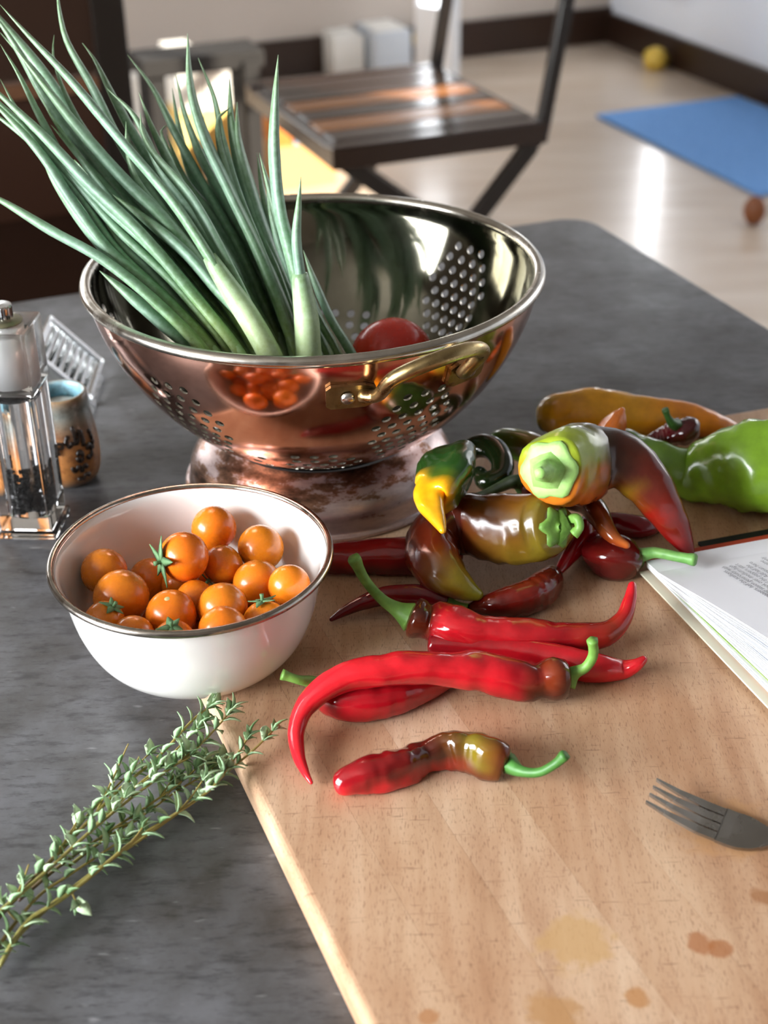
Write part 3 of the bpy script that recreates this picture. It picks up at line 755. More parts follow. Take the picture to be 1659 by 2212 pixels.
pepper('chili_pepper', 'long red chili with a tall upright stem and raised pointed tip',
 [(892, 1332, .018, 41), (905, 1337, .017, 44), (922, 1343, .015, 36), (945, 1347, .0145, 46), (985, 1358, .0145, 48), (1045, 1371, .013, 42), (1144, 1377, .012, 41), (1243, 1376, .012, 33), (1310, 1368, .013, 27), (1345, 1338, .017, 20), (1360, 1300, .022, 15), (1366, 1264, .027, 9)],
 [(0, BRN, BRN2), (.05, BRN2, BRN), (.09, REDD, REDD), (.15, RED2, RED), (.6, hx('#a5141c'), REDD), (.78, hx('#8a2a18'), RED), (.9, RED, RED), (1, RED2, RED2)],
 stem=[(860, 1316, .022, 18), (826, 1294, .029, 12), (789, 1252, .040, 11), (764, 1204, .055, 13)], lobes=(3, .06), bump=.10, ring=.09, seed=3, calyx=.95)
pepper('chili_pepper', 'plump red chili with its green stem pointing left, under the hooked one',
 [(698, 1490, None, 36), (725, 1506, None, 44), (780, 1514, None, 45), (850, 1503, None, 41), (910, 1486, None, 33), (960, 1470, None, 22), (990, 1462, None, 12)],
 [(0, REDD, REDD), (.2, hx('#b01420'), hx('#b01420')), (1, RED, REDD)],
 stem=[(676, 1474, .013, 15), (645, 1468, .018, 10), (609, 1456, .022, 11)], lobes=(3, .05), bump=.05, ring=.03, seed=4, calyx=.9)
pepper('chili_pepper', 'red chili lying behind the hooked one, only its tip showing at right',
 [(930, 1394, None, 28), (1000, 1397, None, 32), (1100, 1408, None, 34), (1200, 1425, None, 35), (1285, 1442, None, 33), (1345, 1446, None, 22), (1375, 1436, .010, 14), (1390, 1425, .012, 9)],
 [(0, REDD, REDD), (.5, RED, RED), (1, RED2, RED2)], lobes=(3, .04), bump=.05, ring=.03, seed=5)
pepper('chili_pepper', 'thin dark red chili with its curved tip next to the white bowl',
 [(962, 1300, .008, 24), (925, 1288, .011, 24), (880, 1284, .012, 22), (830, 1287, .012, 21), (780, 1303, .009, 16), (745, 1320, .006, 11), (716, 1338, .003, 5)],
 [(0, hx('#5c0d14'), hx('#5c0d14')), (.5, hx('#8a101c'), hx('#6a0d16')), (1, hx('#6a0d16'), hx('#5a0a12'))],
 stem=[(985, 1306, .006, 9), (1010, 1312, .005, 8)], lobes=(3, .04), bump=.05, ring=.05, seed=6, calyx=.7)
pepper('sweet_pepper', 'fat brown and olive pepper curled round on itself with a twisted stem',
 [(1197, 1139, .044, 60), (1165, 1140, .039, 74), (1115, 1141, .035, 76), (1060, 1137, .033, 69), (1010, 1130, .031, 64), (962, 1140, .029, 62), (932, 1175, .027, 58), (944, 1218, .025, 57), (975, 1252, .021, 44), (1010, 1275, .017, 27), (1030, 1284, .015, 15)],
 [(0, hx('#6e5a1a'), hx('#7a6a1c')), (.2, hx('#7a4a16'), hx('#7d641c')), (.4, hx('#5e1f10'), hx('#7a3a14')), (.6, hx('#4f1a0e'), hx('#5f2410')), (.78, hx('#7a2c14'), hx('#8a2414')), (.9, hx('#8a6a1c'), hx('#7a3814')), (1, hx('#8f8a20'), hx('#8f8a20'))],
 stem=[(1212, 1138, .043, 20), (1230, 1124, .048, 13), (1248, 1122, .052, 11), (1252, 1140, .048, 10), (1240, 1154, .044, 11)], mat='pepper', lobes=(3, .08), bump=.10, seed=7, calyx=1.15)
pepper('sweet_pepper', 'dark green pepper with a bright yellow twisted tip leaning on the brown one',
 [(992, 992, .066, 44), (978, 1005, .067, 55), (962, 1035, .067, 57), (945, 1062, .066, 48), (928, 1078, .065, 34), (934, 1103, .064, 25), (948, 1128, .0625, 16), (956, 1146, .0615, 8)],
 [(0, DKG, hx('#163010')), (.42, hx('#24481a'), DKG), (.5, hx('#4a5c16'), hx('#c8921a')), (.58, YEL, YEL), (1, hx('#f4ae20'), hx('#e89a10'))],
 mat='pepper', lobes=(3, .16), bump=.12, seed=8, side=(.8, 0, .5))
pepper('chili_pepper', 'very dark green pepper curled into a loop beside the colander foot',
 [(1000, 1010, .034, 20), (1004, 985, .038, 23), (1030, 966, .042, 25), (1065, 970, .044, 26), (1086, 1000, .042, 26), (1080, 1030, .038, 25), (1050, 1040, .036, 22), (1035, 1022, .034, 16)],
 [(0, hx('#0e1808'), hx('#0a1005')), (1, hx('#15220c'), hx('#0c1506'))], lobes=(3, .05), bump=.06, seed=9)
pepper('chili_pepper', 'glossy green pepper turning brown, behind the main calyx',
 [(1072, 955, .030, 26), (1090, 955, .032, 32), (1120, 960, .034, 35), (1160, 972, .034, 34), (1205, 988, .032, 26)],
 [(0, hx('#46802a'), hx('#4a8424')), (.4, hx('#6a701e'), hx('#4a8424')), (.7, hx('#7a4a1a'), GRN), (1, hx('#6a3a18'), hx('#3a5018'))], lobes=(3, .05), bump=.05, seed=10)
pepper('sweet_pepper', 'big drooping pepper, green at the pale calyx shading to a red tip',
 [(1190, 1014, .079, 72), (1212, 1006, .074, 85), (1262, 997, .066, 85), (1310, 990, .066, 70), (1355, 1003, .063, 60), (1395, 1042, .054, 51), (1428, 1090, .041, 43), (1455, 1135, .028, 34), (1476, 1170, .018, 23), (1490, 1192, .012, 11)],
 [(0, hx('#8fa02a'), hx('#c4701e')), (.1, hx('#8c9a26'), hx('#cc6a1e')), (.26, hx('#54421a'), hx('#b0501e')), (.42, hx('#40261a'), hx('#9a3016')), (.6, hx('#5a2016'), hx('#8a6a1a')), (.75, hx('#7a2016'), hx('#a82014')), (1, hx('#7a1414'), hx('#8e1216'))],
 stem=[(1180, 1017, .083, 27), (1174, 1019, .0855, 24), (1169, 1021, .088, 15), (1165, 1022, .090, 10)], mat='pepper', lobes=(3, .07), bump=.08, seed=11, calyx=1.42, clobe=.07, stemcol=(hx('#a9d27e'), hx('#8cc45c')))
pepper('sweet_pepper', 'large bright green pepper running out of the right edge',
 [(1790, 1005, None, 70), (1730, 1006, None, 96), (1650, 1010, None, 100), (1590, 1010, None, 90), (1535, 1016, None, 72), (1480, 1020, None, 56), (1425, 1000, .022, 47), (1380, 972, .024, 36), (1345, 948, .024, 24), (1325, 936, .024, 12)],
 [(0, LIM, GRN), (.3, hx('#7fa82a'), hx('#86b22e')), (.6, hx('#6f9426'), hx('#8ab830')), (.8, hx('#4a6a24'), hx('#5a8424')), (1, hx('#3d5a24'), hx('#3d5a24'))],
 mat='pepper', lobes=(3, .06), bump=.12, seed=12, stem=[(1815, 1000, None, 20), (1850, 990, None, 16)])
pepper('sweet_pepper', 'long yellow-orange pepper farthest back on the board',
 [(1172, 905, None, 30), (1195, 899, None, 42), (1250, 893, None, 50), (1320, 893, None, 49), (1390, 902, None, 43), (1460, 907, None, 40), (1520, 914, None, 33), (1565, 922, None, 22), (1595, 928, None, 11)],
 [(0, hx('#7a7a1a'), hx('#5a5a1a')), (.08, hx('#f0a81c'), hx('#e59c1a')), (.3, hx('#f5ab1a'), hx('#eb9c18')), (.45, hx('#dd9c1e'), hx('#cf8e1c')), (.7, hx('#df8420'), hx('#cc761c')), (1, hx('#da7c20'), hx('#c66a1c'))],
 mat='pepper', lobes=(3, .07), bump=.08, seed=13)
pepper('sweet_pepper', 'small orange pepper end poking up in front of the yellow pepper',
 [(1300, 962, .026, 20), (1312, 940, .034, 28), (1328, 915, .042, 26), (1338, 897, .047, 17), (1343, 887, .050, 8)],
 [(0, ORB, ORB), (.5, hx('#d8722a'), hx('#c86020')), (1, hx('#de7a34'), hx('#c86020'))], mat='pepper', lobes=(3, .12), bump=.08, seed=14)
pepper('chili_pepper', 'dark maroon chili with an upright stem in front of the yellow pepper',
 [(1474, 926, .030, 27), (1480, 932, .030, 31), (1460, 938, .028, 28), (1430, 946, .024, 21), (1400, 956, .020, 13), (1380, 962, .018, 6)],
 [(0, hx('#3a1212'), hx('#4a0f16')), (.4, hx('#5a0f18'), hx('#5a0f18')), (1, hx('#6a1018'), hx('#4a0c12'))],
 stem=[(1452, 914, .040, 10), (1443, 900, .046, 7), (1437, 884, .052, 7)], lobes=(3, .12), bump=.12, ring=.1, seed=15, calyx=.3, stemcol=(hx('#3f6a2c'), hx('#2c4c1e')))
pepper('chili_pepper', 'brown red pepper with a green cap passing under the drooping pepper',
 [(1140, 1050, .036, 30), (1170, 1058, .036, 36), (1220, 1066, .036, 34), (1265, 1082, .037, 29), (1292, 1112, .036, 25), (1308, 1140, .033, 20), (1328, 1163, .030, 14), (1354, 1178, .028, 8)],
 [(0, REDD, REDD), (.4, hx('#6a1a12'), hx('#5a1410')), (.75, hx('#7a3416'), hx('#6a2410')), (1, hx('#c0642a'), hx('#a84a1c'))],
 stem=[(1112, 1040, .040, 16), (1085, 1050, .042, 12), (1055, 1064, .043, 10), (1030, 1076, .043, 10)], lobes=(3, .05), bump=.06, seed=16, calyx=1.1, stemcol=(hx('#46682f'), hx('#2f4a20')))
pepper('chili_pepper', 'dark red chili whose long green stem rests on the cookbook',
 [(1362, 1206, None, 40), (1340, 1206, None, 47), (1310, 1200, None, 46), (1288, 1184, None, 36), (1272, 1160, None, 27), (1262, 1140, None, 18)],
 [(0, hx('#4a1412'), hx('#5a1612')), (.25, hx('#6a1612'), hx('#4a1212')), (.5, hx('#a81220'), hx('#5a0f14')), (1, RED, REDD)],
 stem=[(1384, 1200, .015, 17), (1415, 1194, .018, 12), (1460, 1202, .020, 11), (1503, 1210, .021, 12)], lobes=(4, .09), bump=.08, seed=17, calyx=1.15, stemcol=(hx('#7cae5c'), hx('#4f8a3c')))
pepper('chili_pepper', 'narrow red chili slanting down between the fat brown pepper and the long stem',
 [(1275, 1120, .020, 18), (1262, 1150, .017, 24), (1240, 1185, .013, 21), (1220, 1215, .009, 15), (1203, 1240, .006, 8)],
 [(0, REDD, REDD), (1, hx('#9a1018'), REDD)], lobes=(3, .05), bump=.05, seed=18)
pepper('chili_pepper', 'crimson chili in the shade under the drooping pepper',
 [(1290, 1128, None, 24), (1320, 1134, None, 28), (1365, 1138, None, 27), (1400, 1140, None, 20), (1424, 1140, None, 9)],
 [(0, hx('#6a0a14'), hx('#5a0a12')), (1, hx('#9a0f20'), hx('#7a0c18'))], lobes=(3, .06), bump=.08, seed=19)
pepper('chili_pepper', 'rusty brown chili lying on the board under the fat curled pepper',
 [(1188, 1248, None, 30), (1182, 1262, None, 36), (1150, 1284, None, 39), (1105, 1300, None, 37), (1065, 1308, None, 31), (1035, 1312, None, 20), (1015, 1312, None, 10)],
 [(0, hx('#4a2212'), hx('#4a1410')), (.4, hx('#7a1c12'), hx('#5a1410')), (1, hx('#6a1810'), hx('#4a1410'))], lobes=(3, .05), bump=.06, ring=.05, seed=20)
pepper('chili_pepper', 'deep red pepper between the white bowl and the colander foot',
 [(985, 1190, None, 36), (940, 1196, None, 42), (880, 1201, None, 42), (820, 1203, None, 40), (760, 1205, None, 37), (710, 1206, None, 34), (670, 1206, None, 26), (645, 1206, None, 12)],
 [(0, REDD, hx('#6a0c12')), (.5, hx('#9a1216'), hx('#6a0c12')), (1, hx('#a01418'), hx('#6a0c12'))], lobes=(3, .07), bump=.08, seed=21)
#__PART3__
# ================================================================== GREEN ONIONS IN THE COLANDER
OB = hx('#a7b45e'); OP = hx('#b9cf98'); OM = hx('#628955'); OT = hx('#7fa288'); OD = hx('#3f6a3c')
def leaf(root, path, w, Y0, Y1, seed, start=0.0, name='leaf', cols=None, flat=.62, rise=0):
    rnd = random.Random(seed)
    pts = [(path[0][0]+28, path[0][1]+95), (path[0][0]+12, path[0][1]+45)] + list(path)
    d = np.r_[0, np.cumsum([math.hypot(b[0]-a[0], b[1]-a[1]) for a, b in zip(pts, pts[1:])])]; L = d[-1]
    q = []
    for (x, y), s in zip(pts, d):
        Y = Y0 + (Y1-Y0)*max(0, (s-100)/1000.0)
        p = PY(x, y, Y); q.append((p.x, p.y, p.z))
    c = cr(q, 46); i0 = int(start*45); c = c[i0:]
    n = len(c); r = []
    for i in range(n):
        t = (i0+i)/45; k = .72+.28*min(1, t/.3) if t < .3 else (1-.12*((t-.3)/.4) if t < .7 else .88*(1-((t-.7)/.3)**1.7)+.03)
        r.append(w*k*depth(c[i])/FPX)
    ph = rnd.uniform(0, 6)
    V, F = tube_vf(c, r, 12, flat, True, lambda t, a: 1+.10*math.cos(2*a+ph+t*2)+.05*math.cos(3*a+ph))
    C = []
    g = rnd.uniform(-.12, .12)
    for i in range(n):
        t = (i0+i)/45; cc = stops(cols or [(0, OB), (.16, hx('#8ea458')), (.30, OM), (.65, OT), (1, hx('#7d9c6a'))], t)
        for k in range(12):
            m = 1+g+.18*noise.noise(Vector((i*.25, k*.9, seed))); C.append(tuple(x*m for x in cc))
    return mk(name, V, F, M['onion'], root, cols=C)
def stalk(root, path, w, Y0, Y1, seed, end=.25):
    pts = [(path[0][0]+28, path[0][1]+95), (path[0][0]+12, path[0][1]+45)] + list(path)
    d = np.r_[0, np.cumsum([math.hypot(b[0]-a[0], b[1]-a[1]) for a, b in zip(pts, pts[1:])])]
    q = []
    for (x, y), s in zip(pts, d):
        p = PY(x, y, Y0 + (Y1-Y0)*max(0, (s-100)/1000.0)); q.append((p.x, p.y, p.z))
    c = cr(q, 60)[:max(6, int(60*end))]; n = len(c)
    r = [w*(1.0+.12*(1-i/n))*depth(c[i])/FPX for i in range(n)]
    m_ = max(4, n//3)
    for j in range(m_): r[n-1-j] *= .62+.38*(j/m_)**.6
    V, F = tube_vf(c, r, 12, .85)
    C = []
    for i in range(n):
        for k in range(12):
            m = 1+.15*noise.noise(Vector((i*.1, k*.9, seed))); C.append(tuple(x*m for x in stops([(0, OB), (.6, OP), (.85, hx('#9dba86')), (1, hx('#7d9c6e'))], i/n)))
    return mk('stalk', V, F, M['onion'], root, cols=C)
ON = [
 # (label, Y0, Y1, stalk width, stalk end, leaves [(width, path)...])
 ('green onion with the lowest leaf bending left over the colander rim', .832, .925, 15, .16, [(12, [(440, 765), (350, 665), (225, 563), (110, 498), (0, 432), (-70, 400)]), (10, [(450, 765), (360, 670), (270, 590), (190, 500), (120, 400), (85, 330)])]),
 ('green onion with a pale sheath in the front middle of the bunch', .825, .93, 25, .36, [(14, [(585, 772), (540, 690), (487, 610), (380, 445), (250, 290), (150, 170), (60, 75), (0, 10)]), (13, [(590, 772), (548, 690), (505, 600), (420, 440), (330, 330), (307, 285), (303, 242)]), (16, [(580, 772), (530, 690), (470, 625), (400, 545), (300, 462), (240, 418)])]),
 ('green onion with a pale sheath standing upright at the right of the bunch', .835, .90, 27, .60, [(14, [(668, 775), (662, 690), (652, 620), (640, 520), (645, 440), (650, 382)]), (15, [(664, 775), (652, 690), (640, 600), (605, 460), (592, 330), (594, 220), (601, 118)])]),
 ('green onion whose brownish leaf bends straight up at the top left', .86, .985, 16, .2, [(13, [(560, 765), (455, 600), (340, 440), (255, 300), (200, 190), (145, 90), (128, 20), (122, -50)]), (12, [(555, 765), (440, 610), (300, 450), (190, 300), (90, 150), (0, 40), (-60, -30)])]),
 ('green onion with a broad leaf ending in a point above the others', .88, 1.0, 16, .2, [(14, [(570, 765), (470, 590), (380, 430), (300, 310), (245, 210), (205, 130), (178, 93)]), (10, [(575, 765), (480, 600), (400, 470), (330, 360), (280, 310), (277, 265)])]),
 ('green onion reaching highest in the middle, darker than the left ones', .87, 1.0, 16, .2, [(14, [(640, 765), (565, 560), (490, 400), (440, 290), (412, 190), (405, 72)]), (10, [(645, 765), (570, 560), (515, 420), (480, 300), (462, 210), (428, 125)])]),
 ('green onion with a thin leaf curling over at the top of the bunch', .89, 1.02, 15, .2, [(10, [(615, 765), (530, 560), (440, 400), (380, 290), (330, 190), (275, 118)]), (11, [(610, 765), (520, 580), (430, 450), (370, 340), (348, 280), (372, 268)])]),
 ('short green onion farthest right, next to the red tomato', .86, .95, 15, .3, [(11, [(762, 770), (715, 690), (680, 610), (655, 540)]), (11, [(735, 772), (690, 690), (640, 590), (600, 470), (560, 330)])]),
]
mid = 'green onion in the dense middle of the bunch in the colander'
left = 'bluish green onion fanning out at the left of the bunch'
dark = 'shaded green onion at the back right of the bunch'
ON += [
 (left, .835, .93, 15, .18, [(13, [(520, 768), (420, 640), (300, 500), (190, 395), (90, 290), (0, 205), (-60, 150)]), (11, [(525, 768), (430, 650), (330, 540), (220, 440), (120, 335), (40, 240), (0, 170)]), (9, [(522, 768), (400, 620), (270, 470), (180, 350), (110, 250), (85, 200)])]),
 (left, .845, .94, 15, .18, [(12, [(500, 768), (385, 620), (260, 500), (180, 410), (90, 310), (0, 225), (-60, 165)]), (9, [(505, 768), (380, 640), (250, 520), (150, 370), (85, 250), (40, 160), (0, 95)]), (9, [(500, 768), (390, 640), (290, 540), (205, 440), (130, 330), (60, 190)])]),
 (left, .84, .93, 15, .18, [(12, [(470, 768), (350, 640), (240, 545), (160, 440), (90, 335), (0, 235), (-60, 180)]), (10, [(480, 768), (370, 650), (255, 540), (170, 420), (80, 320), (0, 255), (-60, 215)]), (9, [(475, 768), (360, 660), (270, 570), (200, 480), (140, 400), (100, 345)])]),
 (left, .86, .96, 15, .18, [(13, [(540, 768), (430, 620), (310, 480), (200, 345), (110, 230), (40, 110), (0, 50), (-40, 0)]), (11, [(545, 768), (440, 610), (330, 470), (230, 360), (140, 250), (80, 160), (0, 70)]), (9, [(540, 768), (420, 600), (300, 440), (200, 310), (140, 200), (115, 120), (117, 75)])]),
 (mid, .85, .95, 16, .2, [(14, [(560, 768), (460, 610), (360, 480), (270, 390), (180, 290), (100, 190), (30, 100)]), (11, [(565, 768), (470, 620), (380, 500), (300, 400), (275, 330), (272, 262)]), (13, [(556, 768), (450, 640), (340, 510), (240, 430), (160, 345)])]),
 (mid, .87, .97, 16, .2, [(13, [(600, 768), (510, 610), (430, 480), (350, 370), (290, 250), (230, 190)]), (13, [(604, 768), (520, 620), (450, 500), (390, 400), (330, 280), (300, 200)]), (11, [(598, 768), (500, 620), (400, 490), (320, 400), (250, 290), (170, 190)])]),
 (mid, .855, .95, 15, .2, [(12, [(535, 768), (440, 650), (350, 540), (270, 450), (190, 360), (110, 270)]), (12, [(530, 768), (430, 660), (330, 560), (250, 470), (180, 400)]), (9, [(530, 768), (440, 660), (360, 570), (280, 500)])]),
 (dark, .88, 1.0, 16, .2, [(14, [(650, 768), (590, 610), (530, 480), (490, 370), (470, 260), (500, 230)]), (14, [(655, 768), (600, 600), (550, 480), (520, 370), (500, 270), (495, 170)]), (11, [(648, 768), (580, 600), (500, 460), (440, 350), (400, 250), (380, 160)])]),
 (dark, .89, 1.0, 16, .2, [(14, [(690, 770), (630, 640), (580, 520), (540, 400), (515, 300), (512, 220)]), (12, [(695, 770), (640, 640), (600, 540), (570, 430), (555, 330)]), (11, [(688, 770), (620, 640), (550, 520), (490, 430), (430, 340), (395, 230)])]),
 (dark, .90, 1.01, 15, .2, [(12, [(625, 768), (550, 610), (470, 480), (400, 390), (360, 290)]), (13, [(630, 768), (560, 600), (490, 470), (450, 360), (440, 250)]), (10, [(625, 768), (540, 620), (450, 510), (370, 430), (310, 330)])]),
 (dark, .875, .98, 15, .22, [(12, [(712, 772), (670, 680), (620, 570), (590, 470), (575, 380)]), (10, [(722, 772), (690, 690), (655, 600), (630, 520), (615, 450)])]),
 ('slim dark green onion at the very back of the bunch', .90, 1.03, 14, .2, [(12, [(575, 765), (490, 600), (420, 480), (350, 400), (300, 310), (262, 220)]), (12, [(585, 765), (520, 600), (460, 470), (410, 370), (385, 270), (372, 190)]), (11, [(660, 765), (610, 620), (560, 500), (520, 420), (480, 350)])]),
 ('green onion lowest in the colander, lying along its left inside wall', .84, .92, 15, .2, [(14, [(430, 770), (350, 700), (270, 630), (215, 585)]), (13, [(465, 770), (390, 690), (310, 610), (230, 545), (180, 480)]), (12, [(490, 770), (410, 680), (330, 590), (260, 520), (200, 430)])]),
]
for i, (lab, Y0, Y1, sw, se, lv) in enumerate(ON):
    b = PY(lv[0][1][0][0]+28, lv[0][1][0][1]+95, Y0-.042)
    root = thing('green_onion', lab, 'green onion', b, 'green onions in the copper colander')
    Y0 -= .042; Y1 -= .042
    stalk(root, lv[0][1], sw*1.15, Y0, Y1, i, se)
    for k, (w, pth) in enumerate(lv):
        leaf(root, pth, w*1.5, Y0+.006*k, Y1+.01*k, i*7+k, .05 if k == 0 else .1)

# ================================================================== THYME
TL = hx('#8fb083'); TL2 = hx('#b9d2a8'); TDK = hx('#6a8c5a'); TYEL = hx('#c3c87c')
def tleaf_mesh(i, c1, c2, ln, wd):
    V = []; F = []; C = []; rows = ((0, .10), (.18, .55), (.42, 1.0), (.68, .8), (.88, .35), (1.0, .03)); nv = len(rows)
    for (t, k) in rows:
        z = .12*ln*math.sin(t*PI)*.6 - .10*ln*t*t; w = wd*k/2
        V += [(-w, ln*t, z+w*.35), (0, ln*t, z), (w, ln*t, z+w*.35), (0, ln*t, z-.0003)]
        C += [c1, c2, c1, c1]
    for r in range(nv-1):
        for q in range(4): F.append((r*4+q, (r+1)*4+q, (r+1)*4+(q+1) % 4, r*4+(q+1) % 4))
    F.append((0, 1, 2, 3)); F.append(tuple((nv-1)*4+q for q in (3, 2, 1, 0)))
    me = bpy.data.meshes.new('thyme_leaf_%d' % i); me.from_pydata(V, [], F); me.materials.append(M['thyme'])
    ca = me.color_attributes.new('Col', 'FLOAT_COLOR', 'POINT'); ca.data.foreach_set('color', np.array([(*c, 1) for c in C], dtype=np.float32).ravel())
    me.polygons.foreach_set('use_smooth', [True]*len(me.polygons)); return me
TM = [tleaf_mesh(0, TL, TL2, .0075, .0034), tleaf_mesh(1, TDK, TL, .007, .0030), tleaf_mesh(2, TL2, hx('#c2d8ae'), .008, .0048), tleaf_mesh(3, TYEL, hx('#d5dc9c'), .0085, .0055)]
def thyme(label, path, z0, z1, r0, seed, shoots=(), woody=True, dens=.0085, leafscale=1.0):
    rnd = random.Random(seed)
    n = len(path); q = []
    for i, (x, y) in enumerate(path):
        t = i/(n-1); z = z0+(z1-z0)*t
        p = P(x, y, z); q.append((p.x, p.y, p.z))
    c = cr(q, 50); root = thing('thyme_sprig', label, 'thyme sprig', c[0]-np.array((0, 0, z0)), 'thyme sprigs on the dark table')
    org = ORIG[root.name]
    cw = hx('#5b4436') if woody else hx('#8f8a4a'); ct = hx('#a5924f')
    r = [r0*(1-.55*i/49) for i in range(50)]
    vfs = [tube_vf(c, r, 7)]; ncol = [lerp3(cw, ct, min(1, (k//7)/30)) for k in range(len(vfs[0][0]))]
    curves = [(c, 1.0)]
    for (t, dx, dy, dz) in shoots:
        b = Vector(c[int(t*49)]); zb = b.z
        bx, by = project(b)
        e1 = P(bx+dx*.5, by+dy*.5+4, zb+dz*.5); e2 = P(bx+dx, by+dy, zb+dz)
        cc = cr([tuple(b), tuple(e1), tuple(e2)], 14); vf = tube_vf(cc, [r0*.5*(1-.4*i/13) for i in range(14)], 6)
        vfs.append(vf); ncol += [ct]*len(vf[0]); curves.append((cc, .9))
    V, F = join(*vfs); mk('twig', V, F, M['stem'], root, cols=ncol)
    for cc, sc in curves:
        d = np.r_[0, np.cumsum(np.linalg.norm(np.diff(cc, axis=0), axis=1))]; L = d[-1]; s = .006+rnd.uniform(0, .004) if sc < 1 else rnd.uniform(.004, .02)
        while s < L*1.0:
            tip = s > L-.012
            i = int(np.searchsorted(d, s)); i = min(max(i, 1), len(cc)-1); p = Vector(cc[i]); T = (Vector(cc[i])-Vector(cc[i-1])).normalized()
            a0 = rnd.uniform(0, PI); x = T.orthogonal().normalized(); y = T.cross(x); big = p.x < -.2
            for k in range(4 if tip else 2):
                a = a0 + (PI*k if not tip else PI/2*k); side = x*math.cos(a)+y*math.sin(a)
                dr = (T*(1.1 if tip else .55)+side*(.7 if tip else .9)+Vector((0, 0, .25 if not tip else .1))).normalized()
                upv = (Vector((0, 0, 1))*.8 + T*.5 + side*-.3); upv = (upv-dr*upv.dot(dr)).normalized(); xx = dr.cross(upv)
                lm = TM[3 if (big and rnd.random() < .5) else (2 if rnd.random() < .25 or big else (1 if rnd.random() < .35 else 0))]
                sz = sc*leafscale*rnd.uniform(.8, 1.2)*(1.4 if big else 1.25)
                o = bpy.data.objects.new('leaf', lm); link(o, root)
                pp = p - org
                tipz = p.z + dr.z*.008*sz
                o.matrix_local = Matrix(((xx.x*sz, dr.x*sz, upv.x*sz, pp.x), (xx.y*sz, dr.y*sz, upv.y*sz, pp.y), (xx.z*sz, dr.z*sz, upv.z*sz, pp.z), (0, 0, 0, 1)))
            s += dens*rnd.uniform(.8, 1.5)*(.55 if s > L*.75 else 1)
def project(p):
    v = Vector(p)-CAMP; z = v.dot(FW); return CX+FPX*v.dot(RT)/z, CY-FPX*v.dot(UP)/z
thyme('thyme sprig with the brown woody stem along the upper edge of the bundle', [(-60, 2045), (60, 1912), (165, 1802), (255, 1708), (345, 1632), (420, 1552), (470, 1515)], .010, .026, .0013, 1, ((.32, 62, -95, .004), (.5, 70, -150, .008), (.62, 30, -60, .006), (.18, 30, -75, .006)), dens=.011)
thyme('thyme sprig ending on the board corner just below the white bowl', [(-60, 2020), (80, 1900), (220, 1775), (330, 1688), (420, 1620), (480, 1558), (505, 1525)], .014, .030, .0011, 2, ((.45, 60, -60, .004), (.6, 60, -50, .004), (.75, 45, -30, .002)), False)
thyme('thyme sprig crossing the board edge with two small side shoots', [(0, 2085), (60, 1990), (130, 1945), (200, 1890), (300, 1808), (400, 1745), (460, 1700), (505, 1640), (538, 1590)], .008, .028, .0012, 3, ((.5, 40, -55, .004), (.66, 55, -70, .006), (.8, 30, -60, .003)), False, dens=.0095)
thyme('thyme sprig reaching farthest right over the cutting board', [(-10, 2100), (50, 2010), (190, 1893), (330, 1795), (430, 1722), (500, 1660), (550, 1618), (588, 1580)], .005, .029, .0012, 4, ((.7, 35, -30, .003), (.3, 20, 40, .0)), False, dens=.013)
thyme('short thyme sprig in the dark middle of the bundle', [(40, 1945), (130, 1870), (230, 1800), (320, 1740), (390, 1690), (440, 1645)], .006, .014, .0010, 5, ((.5, 60, -30, .002), (.75, 30, -50, .004)), True, dens=.007)
thyme('thin thyme sprig on the upper left side of the bundle', [(20, 1950), (90, 1880), (150, 1810), (190, 1760), (250, 1700), (290, 1660), (330, 1620)], .012, .018, .0009, 6, ((.4, 30, -60, .004), (.7, 20, -60, .004)), False, dens=.012)
thyme('leafy thyme sprig with round pale leaves at the lower left edge', [(-50, 2120), (0, 2040), (40, 1985), (90, 1930), (150, 1890), (210, 1850), (270, 1810)], .006, .010, .0011, 7, ((.2, -10, -60, .004), (.35, -30, -40, .004)), True, dens=.009, leafscale=1.15)
thyme('thyme sprig lying under the others with its tip near the board edge', [(150, 1870), (230, 1810), (310, 1760), (380, 1710), (430, 1680), (470, 1650)], .004, .010, .0009, 8, ((.4, 40, -25, .002), (.6, 40, -50, .003)), False, dens=.007)
thyme('bushy thyme sprig just below the front of the white bowl', [(200, 1790), (270, 1720), (340, 1660), (400, 1600), (440, 1560)], .016, .026, .0009, 9, ((.4, 50, -40, .002), (.6, 60, -30, .003)), False, dens=.007)

# ================================================================== COOKBOOK
def text_mesh(name, cu, parent):
    tmp = bpy.data.objects.new('tmp', cu); COL.objects.link(tmp); bpy.context.view_layer.update()
    me = bpy.data.meshes.new_from_object(tmp.evaluated_get(bpy.context.evaluated_depsgraph_get()))
    bpy.data.objects.remove(tmp); bpy.data.curves.remove(cu); me.name = name
    o = bpy.data.objects.new(name, me); link(o, parent); return o
zc = ZB+.0062
bk0 = P(1388, 1229, zc)
nd = (P(1659, 1512, zc)-bk0).normalized(); fd0 = (P(1659, 1160, zc+.006)-bk0); fd0.z = 0; nd.z = 0; nd.normalize()
fd = P(1659, 1170, zc+.0055)-P(1400, 1218, zc+.0055); fd.z = 0; fd.normalize()
book = thing('open_cookbook', 'thick open cookbook with a printed white page beside the fork', 'book', bk0+nd*.1+fd*.1-Vector((0, 0, zc-ZB)))
